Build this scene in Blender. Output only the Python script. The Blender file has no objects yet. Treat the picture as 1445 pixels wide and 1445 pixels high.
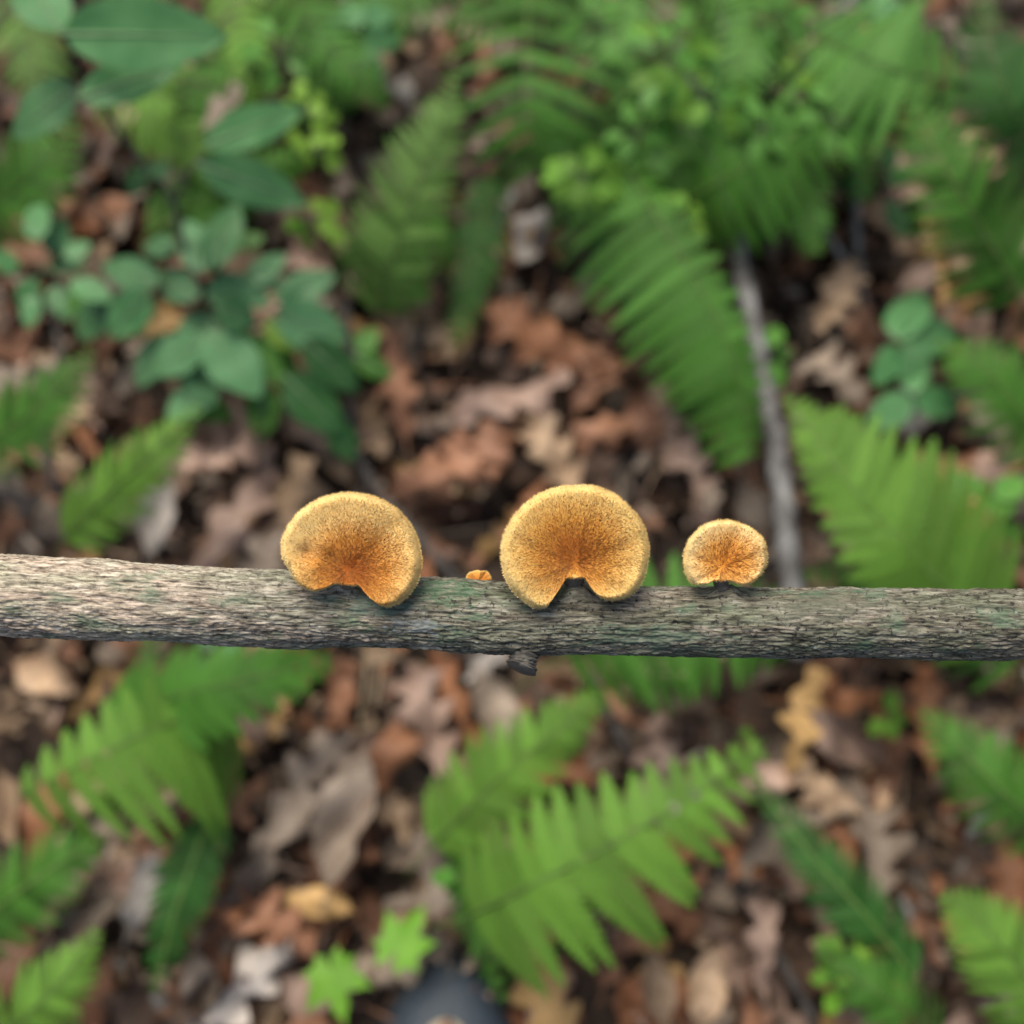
import bpy, math, random
import numpy as np
from mathutils import Vector, Matrix

R = math.radians
rng = random.Random(11)
nrg = np.random.default_rng(5)
scn = bpy.context.scene
col = scn.collection

# ------------------------------------------------------------------ camera
CAM_H, TILT, FOV = 0.56, R(18), R(55)
TH = math.tan(FOV / 2)
cam_d = bpy.data.cameras.new('camera')
cam = bpy.data.objects.new('camera', cam_d)
col.objects.link(cam)
cam.location = (0, 0, CAM_H)
cam.rotation_euler = (TILT, 0, 0)
cam_d.sensor_width = 36
cam_d.lens = 18 / TH
cam_d.clip_start = 0.01
cam_d.clip_end = 200
cam_d.dof.use_dof = True
cam_d.dof.focus_distance = 0.1935
cam_d.dof.aperture_fstop = 7.0
scn.camera = cam

# ------------------------------------------------------------------ sky and soft sun
SUN_EL, SUN_AZ = R(60), R(-25)
w = bpy.data.worlds.new('World')
scn.world = w
w.use_nodes = True
nt = w.node_tree
bg = nt.nodes['Background']
sky = nt.nodes.new('ShaderNodeTexSky')
sky.sky_type = 'NISHITA'
sky.sun_disc = False
sky.sun_elevation = SUN_EL
sky.sun_rotation = SUN_AZ
sky.air_density = 1.0
sky.dust_density = 4.0
sky.ozone_density = 0.6
nt.links.new(sky.outputs[0], bg.inputs[0])
bg.inputs[1].default_value = 0.05
sun_d = bpy.data.lights.new('sun', 'SUN')
sun_d.energy = 1.5
sun_d.angle = R(38)
sun_d.color = (1.0, 0.93, 0.82)
sun = bpy.data.objects.new('sun', sun_d)
col.objects.link(sun)
sdir = Vector((math.sin(SUN_AZ) * math.cos(SUN_EL), math.cos(SUN_AZ) * math.cos(SUN_EL), math.sin(SUN_EL)))
sun.rotation_euler = sdir.to_track_quat('Z', 'Y').to_euler()
sun.location = sdir * 5

scn.view_settings.view_transform = 'Standard'
scn.view_settings.look = 'None'
scn.view_settings.gamma = 1
scn.view_settings.exposure = 1.22
scn.render.engine = 'CYCLES'
scn.cycles.use_denoising = True
scn.cycles.max_bounces = 6

# ------------------------------------------------------------------ helpers
CX = Vector((1, 0, 0))
CY = Vector((0, math.cos(TILT), math.sin(TILT)))
CF = Vector((0, math.sin(TILT), -math.cos(TILT)))
CAM = Vector((0, 0, CAM_H))


def ray(px, py):
    return CX * ((px - 722.5) / 722.5 * TH) + CY * ((722.5 - py) / 722.5 * TH) + CF


def at(px, py, z):
    d = ray(px, py)
    return CAM + d * ((z - CAM_H) / d.z)


def at_depth(px, py, dep):
    return CAM + ray(px, py) * dep


def mpp(p):
    return (p - CAM).dot(CF) * 2 * TH / 1445


def project(p):
    d = p - CAM
    dep = d.dot(CF)
    return (722.5 + d.dot(CX) / dep / TH * 722.5, 722.5 - d.dot(CY) / dep / TH * 722.5)


def mesh(name, verts, faces, smooth=True):
    m = bpy.data.meshes.new(name)
    m.from_pydata([tuple(v) for v in verts], [], faces)
    if smooth:
        m.polygons.foreach_set('use_smooth', [True] * len(m.polygons))
    m.update()
    return m


def obj(name, me, mat, parent=None):
    o = bpy.data.objects.new(name, me)
    col.objects.link(o)
    if mat is not None and me is not None and len(me.materials) == 0:
        me.materials.append(mat)
    if parent is not None:
        o.parent = parent
    return o


def empty(name, loc, label, cat, group=None):
    o = bpy.data.objects.new(name, None)
    col.objects.link(o)
    o.location = loc
    o.empty_display_size = 0.01
    o['label'] = label
    o['category'] = cat
    if group:
        o['group'] = group
    return o


def tag(o, label, cat, group=None):
    o['label'] = label
    o['category'] = cat
    if group:
        o['group'] = group
    return o


def spline(pts, n):
    """open Catmull-Rom through points (tuples/Vectors)"""
    P = [np.array(p, float) for p in pts]
    P = [2 * P[0] - P[1]] + P + [2 * P[-1] - P[-2]]
    out = []
    m = len(P) - 3
    for i in range(n):
        t = i / (n - 1) * m
        k = min(int(t), m - 1)
        u = t - k
        a, b, c, d = P[k:k + 4]
        out.append(0.5 * (2 * b + (c - a) * u + (2 * a - 5 * b + 4 * c - d) * u * u + (3 * b - a - 3 * c + d) * u ** 3))
    return out


def closed_spline(pts, n):
    P = [np.array(p, float) for p in pts]
    m = len(P)
    out = []
    for i in range(n):
        t = i / n * m
        k = int(t) % m
        u = t - int(t)
        a, b, c, d = P[(k - 1) % m], P[k], P[(k + 1) % m], P[(k + 2) % m]
        out.append(0.5 * (2 * b + (c - a) * u + (2 * a - 5 * b + 4 * c - d) * u * u + (3 * b - a - 3 * c + d) * u ** 3))
    return out


def tube_data(pts, radii, sides=8, wob=0.0):
    pts = [Vector(p) for p in pts]
    vs, fs = [], []
    n = len(pts)
    t0 = (pts[1] - pts[0]).normalized()
    nrm = t0.orthogonal().normalized()
    for i, p in enumerate(pts):
        t = (pts[min(i + 1, n - 1)] - pts[max(i - 1, 0)]).normalized()
        nrm = (nrm - t * nrm.dot(t)).normalized()
        b = t.cross(nrm)
        for k in range(sides):
            a = 2 * math.pi * k / sides
            r = radii[i] * (1 + wob * (rng.random() - .5))
            vs.append(p + (nrm * math.cos(a) + b * math.sin(a)) * r)
    for i in range(n - 1):
        for k in range(sides):
            k2 = (k + 1) % sides
            fs.append((i * sides + k, i * sides + k2, (i + 1) * sides + k2, (i + 1) * sides + k))
    fs.append(tuple(range(sides))[::-1])
    fs.append(tuple((n - 1) * sides + k for k in range(sides)))
    return vs, fs


def vnoise(x, y, seed, py=None):
    """smooth value noise on arrays; py = integer period in y"""
    g = np.random.default_rng(seed).random((512, 512))
    xi = np.floor(x).astype(int)
    yi = np.floor(y).astype(int)
    fx = x - xi
    fy = y - yi
    fx = fx * fx * fx * (fx * (fx * 6 - 15) + 10)
    fy = fy * fy * fy * (fy * (fy * 6 - 15) + 10)

    def G(a, b):
        if py:
            b = b % py
        return g[a % 512, b % 512]
    return (G(xi, yi) * (1 - fx) * (1 - fy) + G(xi + 1, yi) * fx * (1 - fy)
            + G(xi, yi + 1) * (1 - fx) * fy + G(xi + 1, yi + 1) * fx * fy)


# ------------------------------------------------------------------ materials
def new_mat(name):
    m = bpy.data.materials.new(name)
    m.use_nodes = True
    n = m.node_tree.nodes
    n.clear()
    out = n.new('ShaderNodeOutputMaterial')
    bs = n.new('ShaderNodeBsdfPrincipled')
    m.node_tree.links.new(bs.outputs[0], out.inputs[0])
    return m, n, m.node_tree.links, bs, out


def ramp(n, stops):
    r = n.new('ShaderNodeValToRGB')
    e = r.color_ramp.elements
    while len(e) < len(stops):
        e.new(0.5)
    for i, (p, c) in enumerate(stops):
        e[i].position = p
        e[i].color = (*c, 1)
    return r


def noise(n, l, scale, detail=3, rough=0.55, vec=None):
    t = n.new('ShaderNodeTexNoise')
    t.inputs['Scale'].default_value = scale
    t.inputs['Detail'].default_value = detail
    t.inputs['Roughness'].default_value = rough
    if vec is not None:
        l.new(vec, t.inputs['Vector'])
    return t


def leaf_mat(name, c1, c2, rough=0.5, trans=0.3, tcol=None, scale=120, spec=0.4, rvar=0.35):
    m, n, l, bs, out = new_mat(name)
    tc = n.new('ShaderNodeTexCoord')
    oi = n.new('ShaderNodeObjectInfo')
    no = noise(n, l, scale, 4, 0.6, tc.outputs['Object'])
    rp = ramp(n, [(0.32, c1), (0.68, c2)])
    l.new(no.outputs[0], rp.inputs[0])
    mr = n.new('ShaderNodeMapRange')
    mr.inputs['To Min'].default_value = 1 - rvar
    mr.inputs['To Max'].default_value = 1 + rvar
    l.new(oi.outputs['Random'], mr.inputs['Value'])
    hsv = n.new('ShaderNodeHueSaturation')
    l.new(mr.outputs[0], hsv.inputs['Value'])
    l.new(rp.outputs[0], hsv.inputs['Color'])
    l.new(hsv.outputs[0], bs.inputs['Base Color'])
    bs.inputs['Roughness'].default_value = rough
    bs.inputs['Specular IOR Level'].default_value = spec
    bp = n.new('ShaderNodeBump')
    bp.inputs['Strength'].default_value = 0.3
    bp.inputs['Distance'].default_value = 0.001
    l.new(no.outputs[0], bp.inputs['Height'])
    l.new(bp.outputs[0], bs.inputs['Normal'])
    if trans > 0:
        tr = n.new('ShaderNodeBsdfTranslucent')
        if tcol:
            tr.inputs[0].default_value = (*tcol, 1)
        else:
            l.new(hsv.outputs[0], tr.inputs[0])
        mx = n.new('ShaderNodeMixShader')
        mx.inputs[0].default_value = trans
        l.new(bs.outputs[0], mx.inputs[1])
        l.new(tr.outputs[0], mx.inputs[2])
        l.new(mx.outputs[0], out.inputs[0])
    return m


M = {}
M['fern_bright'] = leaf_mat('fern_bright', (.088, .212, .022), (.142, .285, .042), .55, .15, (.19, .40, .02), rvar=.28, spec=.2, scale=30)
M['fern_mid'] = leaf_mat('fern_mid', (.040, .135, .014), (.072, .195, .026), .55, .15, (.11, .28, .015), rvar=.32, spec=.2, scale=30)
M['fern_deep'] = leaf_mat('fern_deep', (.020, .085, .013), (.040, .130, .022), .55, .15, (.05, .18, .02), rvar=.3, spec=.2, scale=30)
M['fern_olive'] = leaf_mat('fern_olive', (.070, .160, .026), (.125, .235, .050), .55, .15, (.13, .25, .03), rvar=.28, spec=.2, scale=30)
M['leaf_teal'] = leaf_mat('leaf_teal', (.058, .185, .058), (.100, .260, .090), .45, .12, (.06, .2, .04), scale=60, spec=.4, rvar=.22)
M['leaf_mint'] = leaf_mat('leaf_mint', (.088, .235, .090), (.140, .320, .135), .45, .15, (.1, .3, .04), scale=60, spec=.35, rvar=.22)
M['leaf_green'] = leaf_mat('leaf_green', (.060, .185, .026), (.105, .255, .044), .5, .15, (.13, .34, .03), scale=60, rvar=.22, spec=.25)
M['leaf_dark'] = leaf_mat('leaf_dark', (.026, .105, .022), (.046, .150, .034), .45, .15, (.05, .17, .02), scale=60, rvar=.15)
M['leaf_lime'] = leaf_mat('leaf_lime', (.180, .360, .040), (.280, .470, .070), .5, .2, (.26, .42, .04), scale=60, rvar=.15, spec=.25)
M['maple_green'] = leaf_mat('maple_green', (.105, .285, .014), (.165, .375, .028), .5, .15, (.22, .45, .02), scale=80, rvar=.1, spec=.25)
M['midrib'] = leaf_mat('midrib', (.16, .26, .12), (.22, .32, .16), .5, 0)
M['fern_stem'] = leaf_mat('fern_stem', (.10, .19, .035), (.15, .24, .06), .5, 0)
M['green_stem'] = leaf_mat('green_stem', (.07, .11, .05), (.11, .13, .07), .6, 0)

DEAD = {
    'russet': ((.135, .062, .034), (.26, .130, .074)),
    'tan': ((.21, .140, .086), (.37, .260, .165)),
    'pinkish': ((.22, .140, .105), (.38, .265, .205)),
    'grey-brown': ((.14, .108, .080), (.27, .215, .165)),
    'dark brown': ((.050, .031, .021), (.125, .078, .052)),
    'golden': ((.30, .175, .060), (.45, .285, .115)),
    'rust orange': ((.20, .080, .036), (.33, .150, .072)),
    'silvery grey': ((.30, .265, .230), (.46, .415, .370)),
}
for k, (a, b) in DEAD.items():
    M[k] = leaf_mat('dead_' + k.replace(' ', '_').replace('-', '_'), tuple(q * .85 for q in a), tuple(q * 1.22 for q in b), .6, .06, None, scale=2.6, spec=.35, rvar=.38)


def soil_mat():
    m, n, l, bs, out = new_mat('soil')
    tc = n.new('ShaderNodeTexCoord')
    no = noise(n, l, 60, 8, .7, tc.outputs['Object'])
    rp = ramp(n, [(.3, (.022, .015, .011)), (.55, (.055, .036, .025)), (.75, (.10, .07, .05))])
    l.new(no.outputs[0], rp.inputs[0])
    l.new(rp.outputs[0], bs.inputs['Base Color'])
    bs.inputs['Roughness'].default_value = .9
    bp = n.new('ShaderNodeBump')
    bp.inputs['Strength'].default_value = .6
    bp.inputs['Distance'].default_value = .006
    l.new(no.outputs[0], bp.inputs['Height'])
    l.new(bp.outputs[0], bs.inputs['Normal'])
    return m


def wood_mat(name, c1, c2, c3):
    m, n, l, bs, out = new_mat(name)
    tc = n.new('ShaderNodeTexCoord')
    no = noise(n, l, 55, 7, .72, tc.outputs['Object'])
    rp = ramp(n, [(.38, c1), (.5, c2), (.62, c3)])
    l.new(no.outputs[0], rp.inputs[0])
    l.new(rp.outputs[0], bs.inputs['Base Color'])
    bs.inputs['Roughness'].default_value = .8
    bp = n.new('ShaderNodeBump')
    bp.inputs['Strength'].default_value = .6
    bp.inputs['Distance'].default_value = .002
    l.new(no.outputs[0], bp.inputs['Height'])
    l.new(bp.outputs[0], bs.inputs['Normal'])
    return m


M['soil'] = soil_mat()
M['wood_grey'] = wood_mat('wood_grey', (.055, .052, .048), (.16, .155, .148), (.31, .31, .30))
M['wood_dark'] = wood_mat('wood_dark', (.035, .030, .028), (.075, .065, .058), (.14, .13, .12))
M['wood_pale'] = wood_mat('wood_pale', (.24, .23, .21), (.38, .37, .35), (.50, .49, .47))
M['straw'] = wood_mat('straw', (.25, .19, .11), (.36, .28, .17), (.46, .38, .25))

# ------------------------------------------------------------------ the setting: soil
N = 160
xs = np.concatenate([np.linspace(-12, -1, 20)[:-1], np.linspace(-1, 1, N), np.linspace(1, 12, 20)[1:]])
ys = xs + 0.25
gx, gy = np.meshgrid(xs, ys)
gz = (vnoise(gx * 6 + 40, gy * 6 + 40, 1) - .5) * .012 + (vnoise(gx * 22 + 80, gy * 22 + 80, 2) - .5) * .006 - .010
k = len(xs)
vs = np.stack([gx.ravel(), gy.ravel(), gz.ravel()], 1)
fs = [(j * k + i, j * k + i + 1, (j + 1) * k + i + 1, (j + 1) * k + i) for j in range(k - 1) for i in range(k - 1)]
g = obj('ground', mesh('ground', vs, fs), M['soil'])
g['kind'] = 'structure'


# ------------------------------------------------------------------ dead leaves
def dead_leaf_data(kind, L, seed, curl=1.7):
    """blade in xy, base at origin, pointing +x, length L; returns verts, faces"""
    r = random.Random(seed)
    n = 44 if kind == 'oak' else 22
    fr = (-1, -.66, -.33, 0, .33, .66, 1)
    ph = r.random() * 6
    lob = r.choice((3.5, 4, 4.5))
    asp = r.uniform(.24, .32) if kind == 'oak' else r.uniform(.20, .28)
    cu = r.uniform(-1.2, 1.6) * curl          # lateral curl
    cl = r.uniform(-.8, .8) * curl            # lengthwise curl
    tw = r.uniform(-.7, .7) * curl
    w1, w2 = r.uniform(.02, .06) * curl, r.uniform(.03, .08) * curl
    cut = r.choice((1, 1, .8, .62))
    bite = r.uniform(.2, .8), r.choice((-1, 1)), r.uniform(0, .7)
    V, F = [], []
    for i in range(n + 1):
        s = i / n
        for j, f in enumerate(fr):
            sg = 1 if f > 0 else -1
            if kind == 'oak':
                env = (math.sin(math.pi * min(1, s ** .75 * 1.0)) ** .55) * (0.55 + .45 * s) * 1.15
                lb = .5 + .5 * math.sin(2 * math.pi * lob * s + (0 if sg > 0 else .9) + ph)
                wd = asp * env * (.38 + .62 * lb ** .8)
            else:
                wd = asp * math.sin(math.pi * s ** .8) ** .8 * (1 + .05 * math.sin(40 * s + sg))
            if sg == bite[1]:
                wd *= 1 - bite[2] * math.exp(-((s - bite[0]) / .1) ** 2)
            if s > cut:
                wd *= max(.03, 1 - (s - cut) * (9 + 5 * sg))
            wd = max(wd, .004)
            y = f * wd
            x = s + (abs(f) ** 1.5) * wd * (.35 if kind == 'oak' else .15)
            th = cu * y / .3 * .9 + tw * (s - .5) * f * .3
            z = .5 * cu * (y * y) / .3 + cl * .35 * (s - .5) ** 2 + tw * (s - .5) * y
            z += w1 * math.sin(9 * s + 5 * y + ph) + w2 * math.sin(17 * y + 6 * s + 2 * ph) * abs(f)
            z += .05 * abs(y)
            V.append((x * L, y * L * (1 - .12 * abs(cu)), z * L))
    c = len(fr)
    for i in range(n):
        for j in range(c - 1):
            F.append((i * c + j, i * c + j + 1, (i + 1) * c + j + 1, (i + 1) * c + j))
    # stalk
    b = len(V)
    st = r.uniform(.1, .2)
    for (x, z) in ((.06, .006), (-st, .02)):
        for a in range(4):
            V.append((x * L, math.cos(a * 1.571) * .010 * L, z * L + math.sin(a * 1.571) * .010 * L))
    for a in range(4):
        F.append((b + a, b + (a + 1) % 4, b + 4 + (a + 1) % 4, b + 4 + a))
    return V, F


LEAF_MESH = {}


def dead_leaf_mesh(kind, var, colour):
    key = (kind, var, colour)
    if key not in LEAF_MESH:
        v, f = dead_leaf_data(kind, 1.0, 100 + var * 7 + (50 if kind == 'oak' else 0))
        me = mesh('dead_leaf', v, f)
        me.materials.append(M[colour])
        LEAF_MESH[key] = me
    return LEAF_MESH[key]


MARKS = [(495, 775, 'the dented left mushroom'), (812, 770, 'the notched largest mushroom'), (1024, 780, 'the small right mushroom'),
         (515, 1360, 'the two maple seedlings'), (870, 1200, 'the bright lower fern'), (740, 1070, 'the fern tip below the stick'),
         (960, 450, 'the large drooping fern'), (350, 470, 'the oval-leaved shrub'), (570, 260, 'the olive upright fern'),
         (1200, 720, 'the right edge fern'), (300, 1050, 'the fern below the stick'), (1090, 650, 'the long grey branch'),
         (1150, 1230, 'the dark lower right frond'), (640, 1400, 'the dark shoe'), (740, 120, 'the hanging top fern'),
         (1150, 230, 'the upper right ferns'), (240, 1300, 'the dark lower left frond'), (90, 800, 'the left stick end'),
         (1360, 1000, 'the right stick end'), (720, 600, 'the litter above the stick'), (560, 1100, 'the litter below the stick')]


def mark_of(px, py):
    return min(MARKS, key=lambda m: (m[0] - px) ** 2 + (m[1] - py) ** 2)[2]


SHAPE = {'oak': 'lobed oak leaf', 'oval': 'oval dead leaf'}


def dead_leaf(p, yaw, L, kind, var, colour, tilt=(0, 0), label=None):
    o = obj('oak_leaf' if kind == 'oak' else 'dead_leaf', dead_leaf_mesh(kind, var, colour), None)
    o.location = p
    o.rotation_euler = (tilt[0], tilt[1], yaw)
    o.scale = (L, L, L)
    px, py = project(p)
    if label:
        tag(o, label, 'leaf', 'dead leaves on the forest floor')
    else:
        way = ['right', 'up right', 'up', 'up left', 'left', 'down left', 'down', 'down right'][int((yaw / 6.2832 * 8 + .5) % 8)]
        t = f'{"small" if L < .055 else "large"} {colour} {SHAPE[kind]} pointing {way} near {mark_of(px, py)}'
        tag(o, t, 'leaf', 'loose dead leaves near ' + mark_of(px, py))
    return o


# leaves one can pick out: (centre px, z, direction deg in the picture (0 right, 90 up), length px, kind, colour, label)
PICK = [
    ((490, 1150), .028, 78, 210, 'oval', 'grey-brown', 'large grey-brown dead leaf standing upright in the litter below the stick'),
    ((430, 1120), .022, 55, 230, 'oak', 'grey-brown', 'grey lobed oak leaf left of the large upright grey-brown leaf'),
    ((928, 1392), .030, 100, 110, 'oval', 'tan', 'pale tan square-ish dead leaf below the bright fern'),
    ((1000, 1388), .026, 75, 130, 'oval', 'tan', 'olive tan dead leaf right of the pale tan leaf at the bottom'),
    ((1135, 1015), .035, 70, 170, 'oak', 'golden', 'golden oak leaf just below the stick at right'),
    ((1085, 1100), .030, 20, 120, 'oval', 'pinkish', 'pinkish curled dead leaf at the tip of the bright fern'),  # pinkish picks at lower right stand in for dappled sunlight patches
    ((440, 1275), .025, 170, 120, 'oval', 'golden', 'golden yellow curled dead leaf above the maple seedlings'),
    ((320, 1290), .025, 20, 110, 'oval', 'rust orange', 'rust coloured rolled dead leaf right of the dark lower left frond'),
    ((335, 1400), .030, 48, 230, 'oak', 'silvery grey', 'big silvery dead leaf left of the maple seedlings'),
    ((320, 745), .030, 60, 240, 'oak', 'pinkish', 'big pinkish brown oak leaf just above the stick at left'),
    ((770, 490), .030, 150, 210, 'oak', 'rust orange', 'rust orange oak leaf in the bare litter at the centre top'),
    ((850, 520), .026, 60, 180, 'oak', 'russet', 'russet oak leaf left of the drooping fern tips'),
    ((652, 460), .030, 85, 90, 'oval', 'golden', 'narrow golden leaf below the dark hanging frond tip'),
    ((720, 560), .026, 20, 200, 'oak', 'pinkish', 'pinkish oak leaf in the middle of the bare litter'),
    ((860, 600), .034, 200, 170, 'oak', 'russet', 'arched russet leaf above the notched mushroom'),
    ((780, 640), .030, 120, 170, 'oak', 'tan', 'tan oak leaf above the notched mushroom'),
    ((640, 650), .028, 30, 210, 'oak', 'russet', 'russet oak leaf between the two large mushrooms'),
    ((980, 670), .030, 100, 170, 'oak', 'pinkish', 'pinkish oak leaf above the small right mushroom'),
    ((1200, 1215), .030, 80, 140, 'oak', 'rust orange', 'rust orange oak leaf at the lower right of the stick'),
    ((1165, 1120), .026, 140, 150, 'oak', 'tan', 'tan oak leaf below the golden oak leaf'),
    ((225, 730), .030, 80, 120, 'oval', 'silvery grey', 'pale silvery dead leaf right of the left edge fern tip'),
    ((205, 1250), .030, 75, 130, 'oval', 'silvery grey', 'white curled dead leaf behind the dark lower left frond'),
    ((620, 1260), .026, 100, 180, 'oak', 'grey-brown', 'grey-brown leaf above the dark shoe'),
    ((560, 1060), .030, 60, 160, 'oval', 'rust orange', 'orange brown dead leaf right of the crossing straws'),
    ((600, 1010), .030, 110, 200, 'oak', 'pinkish', 'pale pinkish leaf under the stick below the leftmost mushroom'),
    ((750, 320), .028, 70, 120, 'oval', 'silvery grey', 'silvery leaf beside the dark hanging frond at the top'),
    ((880, 1300), .024, 70, 200, 'oak', 'russet', 'russet leaf under the bright lower fern'),
    ((1080, 1330), .028, 85, 170, 'oak', 'pinkish', 'pinkish leaf at the lower right twig'),
    ((1180, 420), .026, 60, 150, 'oak', 'tan', 'tan leaf right of the grey branch at upper right'),
    ((1160, 520), .026, 130, 160, 'oak', 'grey-brown', 'grey-brown leaf above the right edge fern tip'),
    ((300, 640), .026, 20, 190, 'oak', 'pinkish', 'pinkish grey leaf below the oval-leaved shrub'),
    ((560, 540), .024, 100, 180, 'oak', 'russet', 'russet leaf right of the oval-leaved shrub'),
]
pv = 0
for (c, z, d, Lp, kind, colr, lab) in PICK:
    pc = at(c[0], c[1], z + .013)
    L = Lp * .92 * mpp(pc)
    yaw = R(d)
    base = pc - Vector((math.cos(yaw), math.sin(yaw), 0)) * L * .5
    pv += 1
    dead_leaf(base, yaw, L, kind, pv % 9, colr, (rng.uniform(-.2, .2), rng.uniform(-.12, .12)), lab)

PAL = ['russet'] * 6 + ['tan'] * 5 + ['pinkish'] * 5 + ['grey-brown'] * 5 + ['dark brown'] * 5 + ['golden'] * 2 + ['rust orange'] * 4 + ['silvery grey'] * 1
count = 0
carpet_v, carpet_f, carpet_c = [], [], []
tries = 0
spots = []
while tries < 2900:
    tries += 1
    p = Vector((rng.uniform(-.62, .62), rng.uniform(-.26, .82), 0))
    px, py = project(p)
    infr = -30 < px < 1475 and -30 < py < 1475
    kind = 'oak' if rng.random() < .68 else 'oval'
    L = rng.uniform(.040, .080) if kind == 'oak' else rng.uniform(.030, .056)
    if tries < 1750:
        p.z = rng.uniform(.0, .016)
        L *= 1.15
        low = True
    else:
        p.z = rng.uniform(.014, .034)
        low = False
    yaw = rng.uniform(0, 6.283)
    tl = (rng.gauss(0, .38), rng.gauss(0, .30))
    colr = rng.choice(PAL)
    if low and rng.random() < .7:
        colr = rng.choice(('dark brown', 'dark brown', 'russet', 'grey-brown', 'grey-brown', 'tan'))
    if low or not infr:
        if not low and rng.random() > .4:
            continue
        v, f = dead_leaf_data(kind, L, rng.randint(0, 40), 1.2)
        mt = Matrix.Translation(p) @ (Matrix.Rotation(yaw, 4, 'Z') @ Matrix.Rotation(tl[1], 4, 'Y') @ Matrix.Rotation(tl[0], 4, 'X'))
        off = len(carpet_v)
        carpet_v += [mt @ Vector(q) for q in v]
        carpet_f += [tuple(i + off for i in q) for q in f]
        carpet_c += [list(DEAD).index(colr)] * len(f)
    elif count < 262:
        count += 1
        dead_leaf(p, yaw, L, kind, rng.randint(0, 8), colr, tl)
same = {}
for o in col.objects:
    if o.get('category') == 'leaf':
        same.setdefault(o['label'], []).append(o)
for lab, os_ in same.items():
    if len(os_) > 1:
        os_.sort(key=lambda q: project(q.location)[0])
        for i, q in enumerate(os_):
            q['label'] = ('leftmost ' if i == 0 else 'rightmost ' if i == len(os_) - 1 else 'middle ') + lab
me = mesh('leaf_litter', carpet_v, carpet_f)
for kk in DEAD:
    me.materials.append(M[kk])
me.polygons.foreach_set('material_index', carpet_c)
o = obj('leaf_litter', me, None)
tag(o, 'packed brown leaf litter lying under the loose dead leaves', 'leaf litter')
o['kind'] = 'stuff'

# crumbs and needles
v, f, c = [], [], []
for i in range(4200):
    p = Vector((rng.uniform(-.55, .55), rng.uniform(-.22, .75), rng.uniform(.008, .034)))
    yaw = rng.uniform(0, 6.283)
    if rng.random() < .3:
        L, W = rng.uniform(.01, .05), rng.uniform(.0006, .0014)
    else:
        L, W = rng.uniform(.004, .014), rng.uniform(.003, .007)
    mt = Matrix.Translation(p) @ Matrix.Rotation(yaw, 4, 'Z') @ Matrix.Rotation(rng.gauss(0, .4), 4, 'Y') @ Matrix.Rotation(rng.gauss(0, .4), 4, 'X')
    off = len(v)
    for (x, y, z) in ((-.5, -.3, 0), (0, -.5, .1), (.5, -.15, 0), (.45, .3, .05), (-.1, .5, .12), (-.45, .2, .02)):
        v.append(mt @ Vector((x * L, y * W, z * W)))
    f.append(tuple(off + q for q in range(6)))
    c.append(rng.choice((0, 0, 1, 1, 2, 3, 3, 4, 4, 6)))
me = mesh('litter_crumbs', v, f)
for kk in DEAD:
    me.materials.append(M[kk])
me.polygons.foreach_set('material_index', c)
o = obj('litter_crumbs', me, None)
tag(o, 'small leaf fragments and needles strewn over the litter', 'leaf litter')
o['kind'] = 'stuff'


# ------------------------------------------------------------------ twigs and branches
def branch(name, pts, wpx, mat, label, cat='twig', forks=()):
    P = [at(*p) for p in pts]
    n = max(14, 6 * len(P))
    S = spline(P, n)
    sc = mpp(P[len(P) // 2])
    rr = [sc * wpx / 2 * (1.1 - .35 * i / n) * (1 + .12 * math.sin(i * 1.7)) for i in range(n)]
    base = P[0].copy()
    base.z = 0
    e = empty(name, base, label, cat, 'fallen twigs and branches')
    vv, ff = tube_data([Vector(s) - base for s in S], rr, 9, .12)
    obj('stem', mesh('stem', vv, ff), mat, e)
    for fp, fw in forks:
        Q = [at(*p) - base for p in fp]
        S2 = [Vector(s) for s in spline(Q, 12)]
        vv, ff = tube_data(S2, [sc * fw / 2 * (1.1 - .5 * i / 12) for i in range(12)], 7, .1)
        obj('side_twig', mesh('side_twig', vv, ff), mat, e)
    return e


branch('fallen_branch', [(1130, 925, .035), (1122, 870, .045), (1110, 760, .050), (1099, 660, .052), (1082, 560, .055), (1056, 430, .062), (1028, 290, .065), (988, 150, .05), (960, 60, .04)], 30,
       M['wood_grey'], 'long grey branch lying on the litter right of centre', 'branch',
       [([(1030, 320, .04), (1060, 250, .06), (1110, 150, .07), (1030, 40, .09)][0:3], 12)])
branch('twig', [(1225, 470, .01), (1214, 390, .03), (1208, 300, .05), (1212, 200, .07)], 12, M['wood_grey'],
       'thin grey forked twig at upper right beside the tan leaf', 'twig', [([(1212, 410, .025), (1180, 350, .04), (1130, 285, .05)], 12)])
branch('twig', [(660, 840, .01), (600, 770, .015), (530, 690, .02), (500, 620, .025), (492, 520, .04), (488, 430, .05)], 17, M['wood_dark'],
       'dark slender twig running down behind the leftmost mushroom')
branch('twig', [(1150, 1445, .015), (1110, 1370, .02), (1070, 1300, .022), (1030, 1235, .02), (985, 1180, .015)], 14, M['wood_dark'],
       'dark twig slanting across the litter at lower right')
branch('twig', [(905, 1090, .02), (880, 1050, .022), (850, 990, .02), (835, 950, .015)], 18, M['wood_dark'],
       'short dark twig between the two lower ferns')
branch('twig', [(700, 330, .015), (722, 280, .02), (742, 230, .025)], 16, M['wood_grey'], 'short grey twig left of the top centre fern tip')
branch('twig', [(1110, 60, .09), (1165, 35, .10), (1210, -10, .11)], 12, M['wood_pale'], 'pale straight twig at the top right corner')
branch('twig', [(1020, 160, .05), (1022, 90, .08), (1018, -20, .10)], 9, M['wood_dark'], 'thin dark upright stem at the top right')
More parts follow.
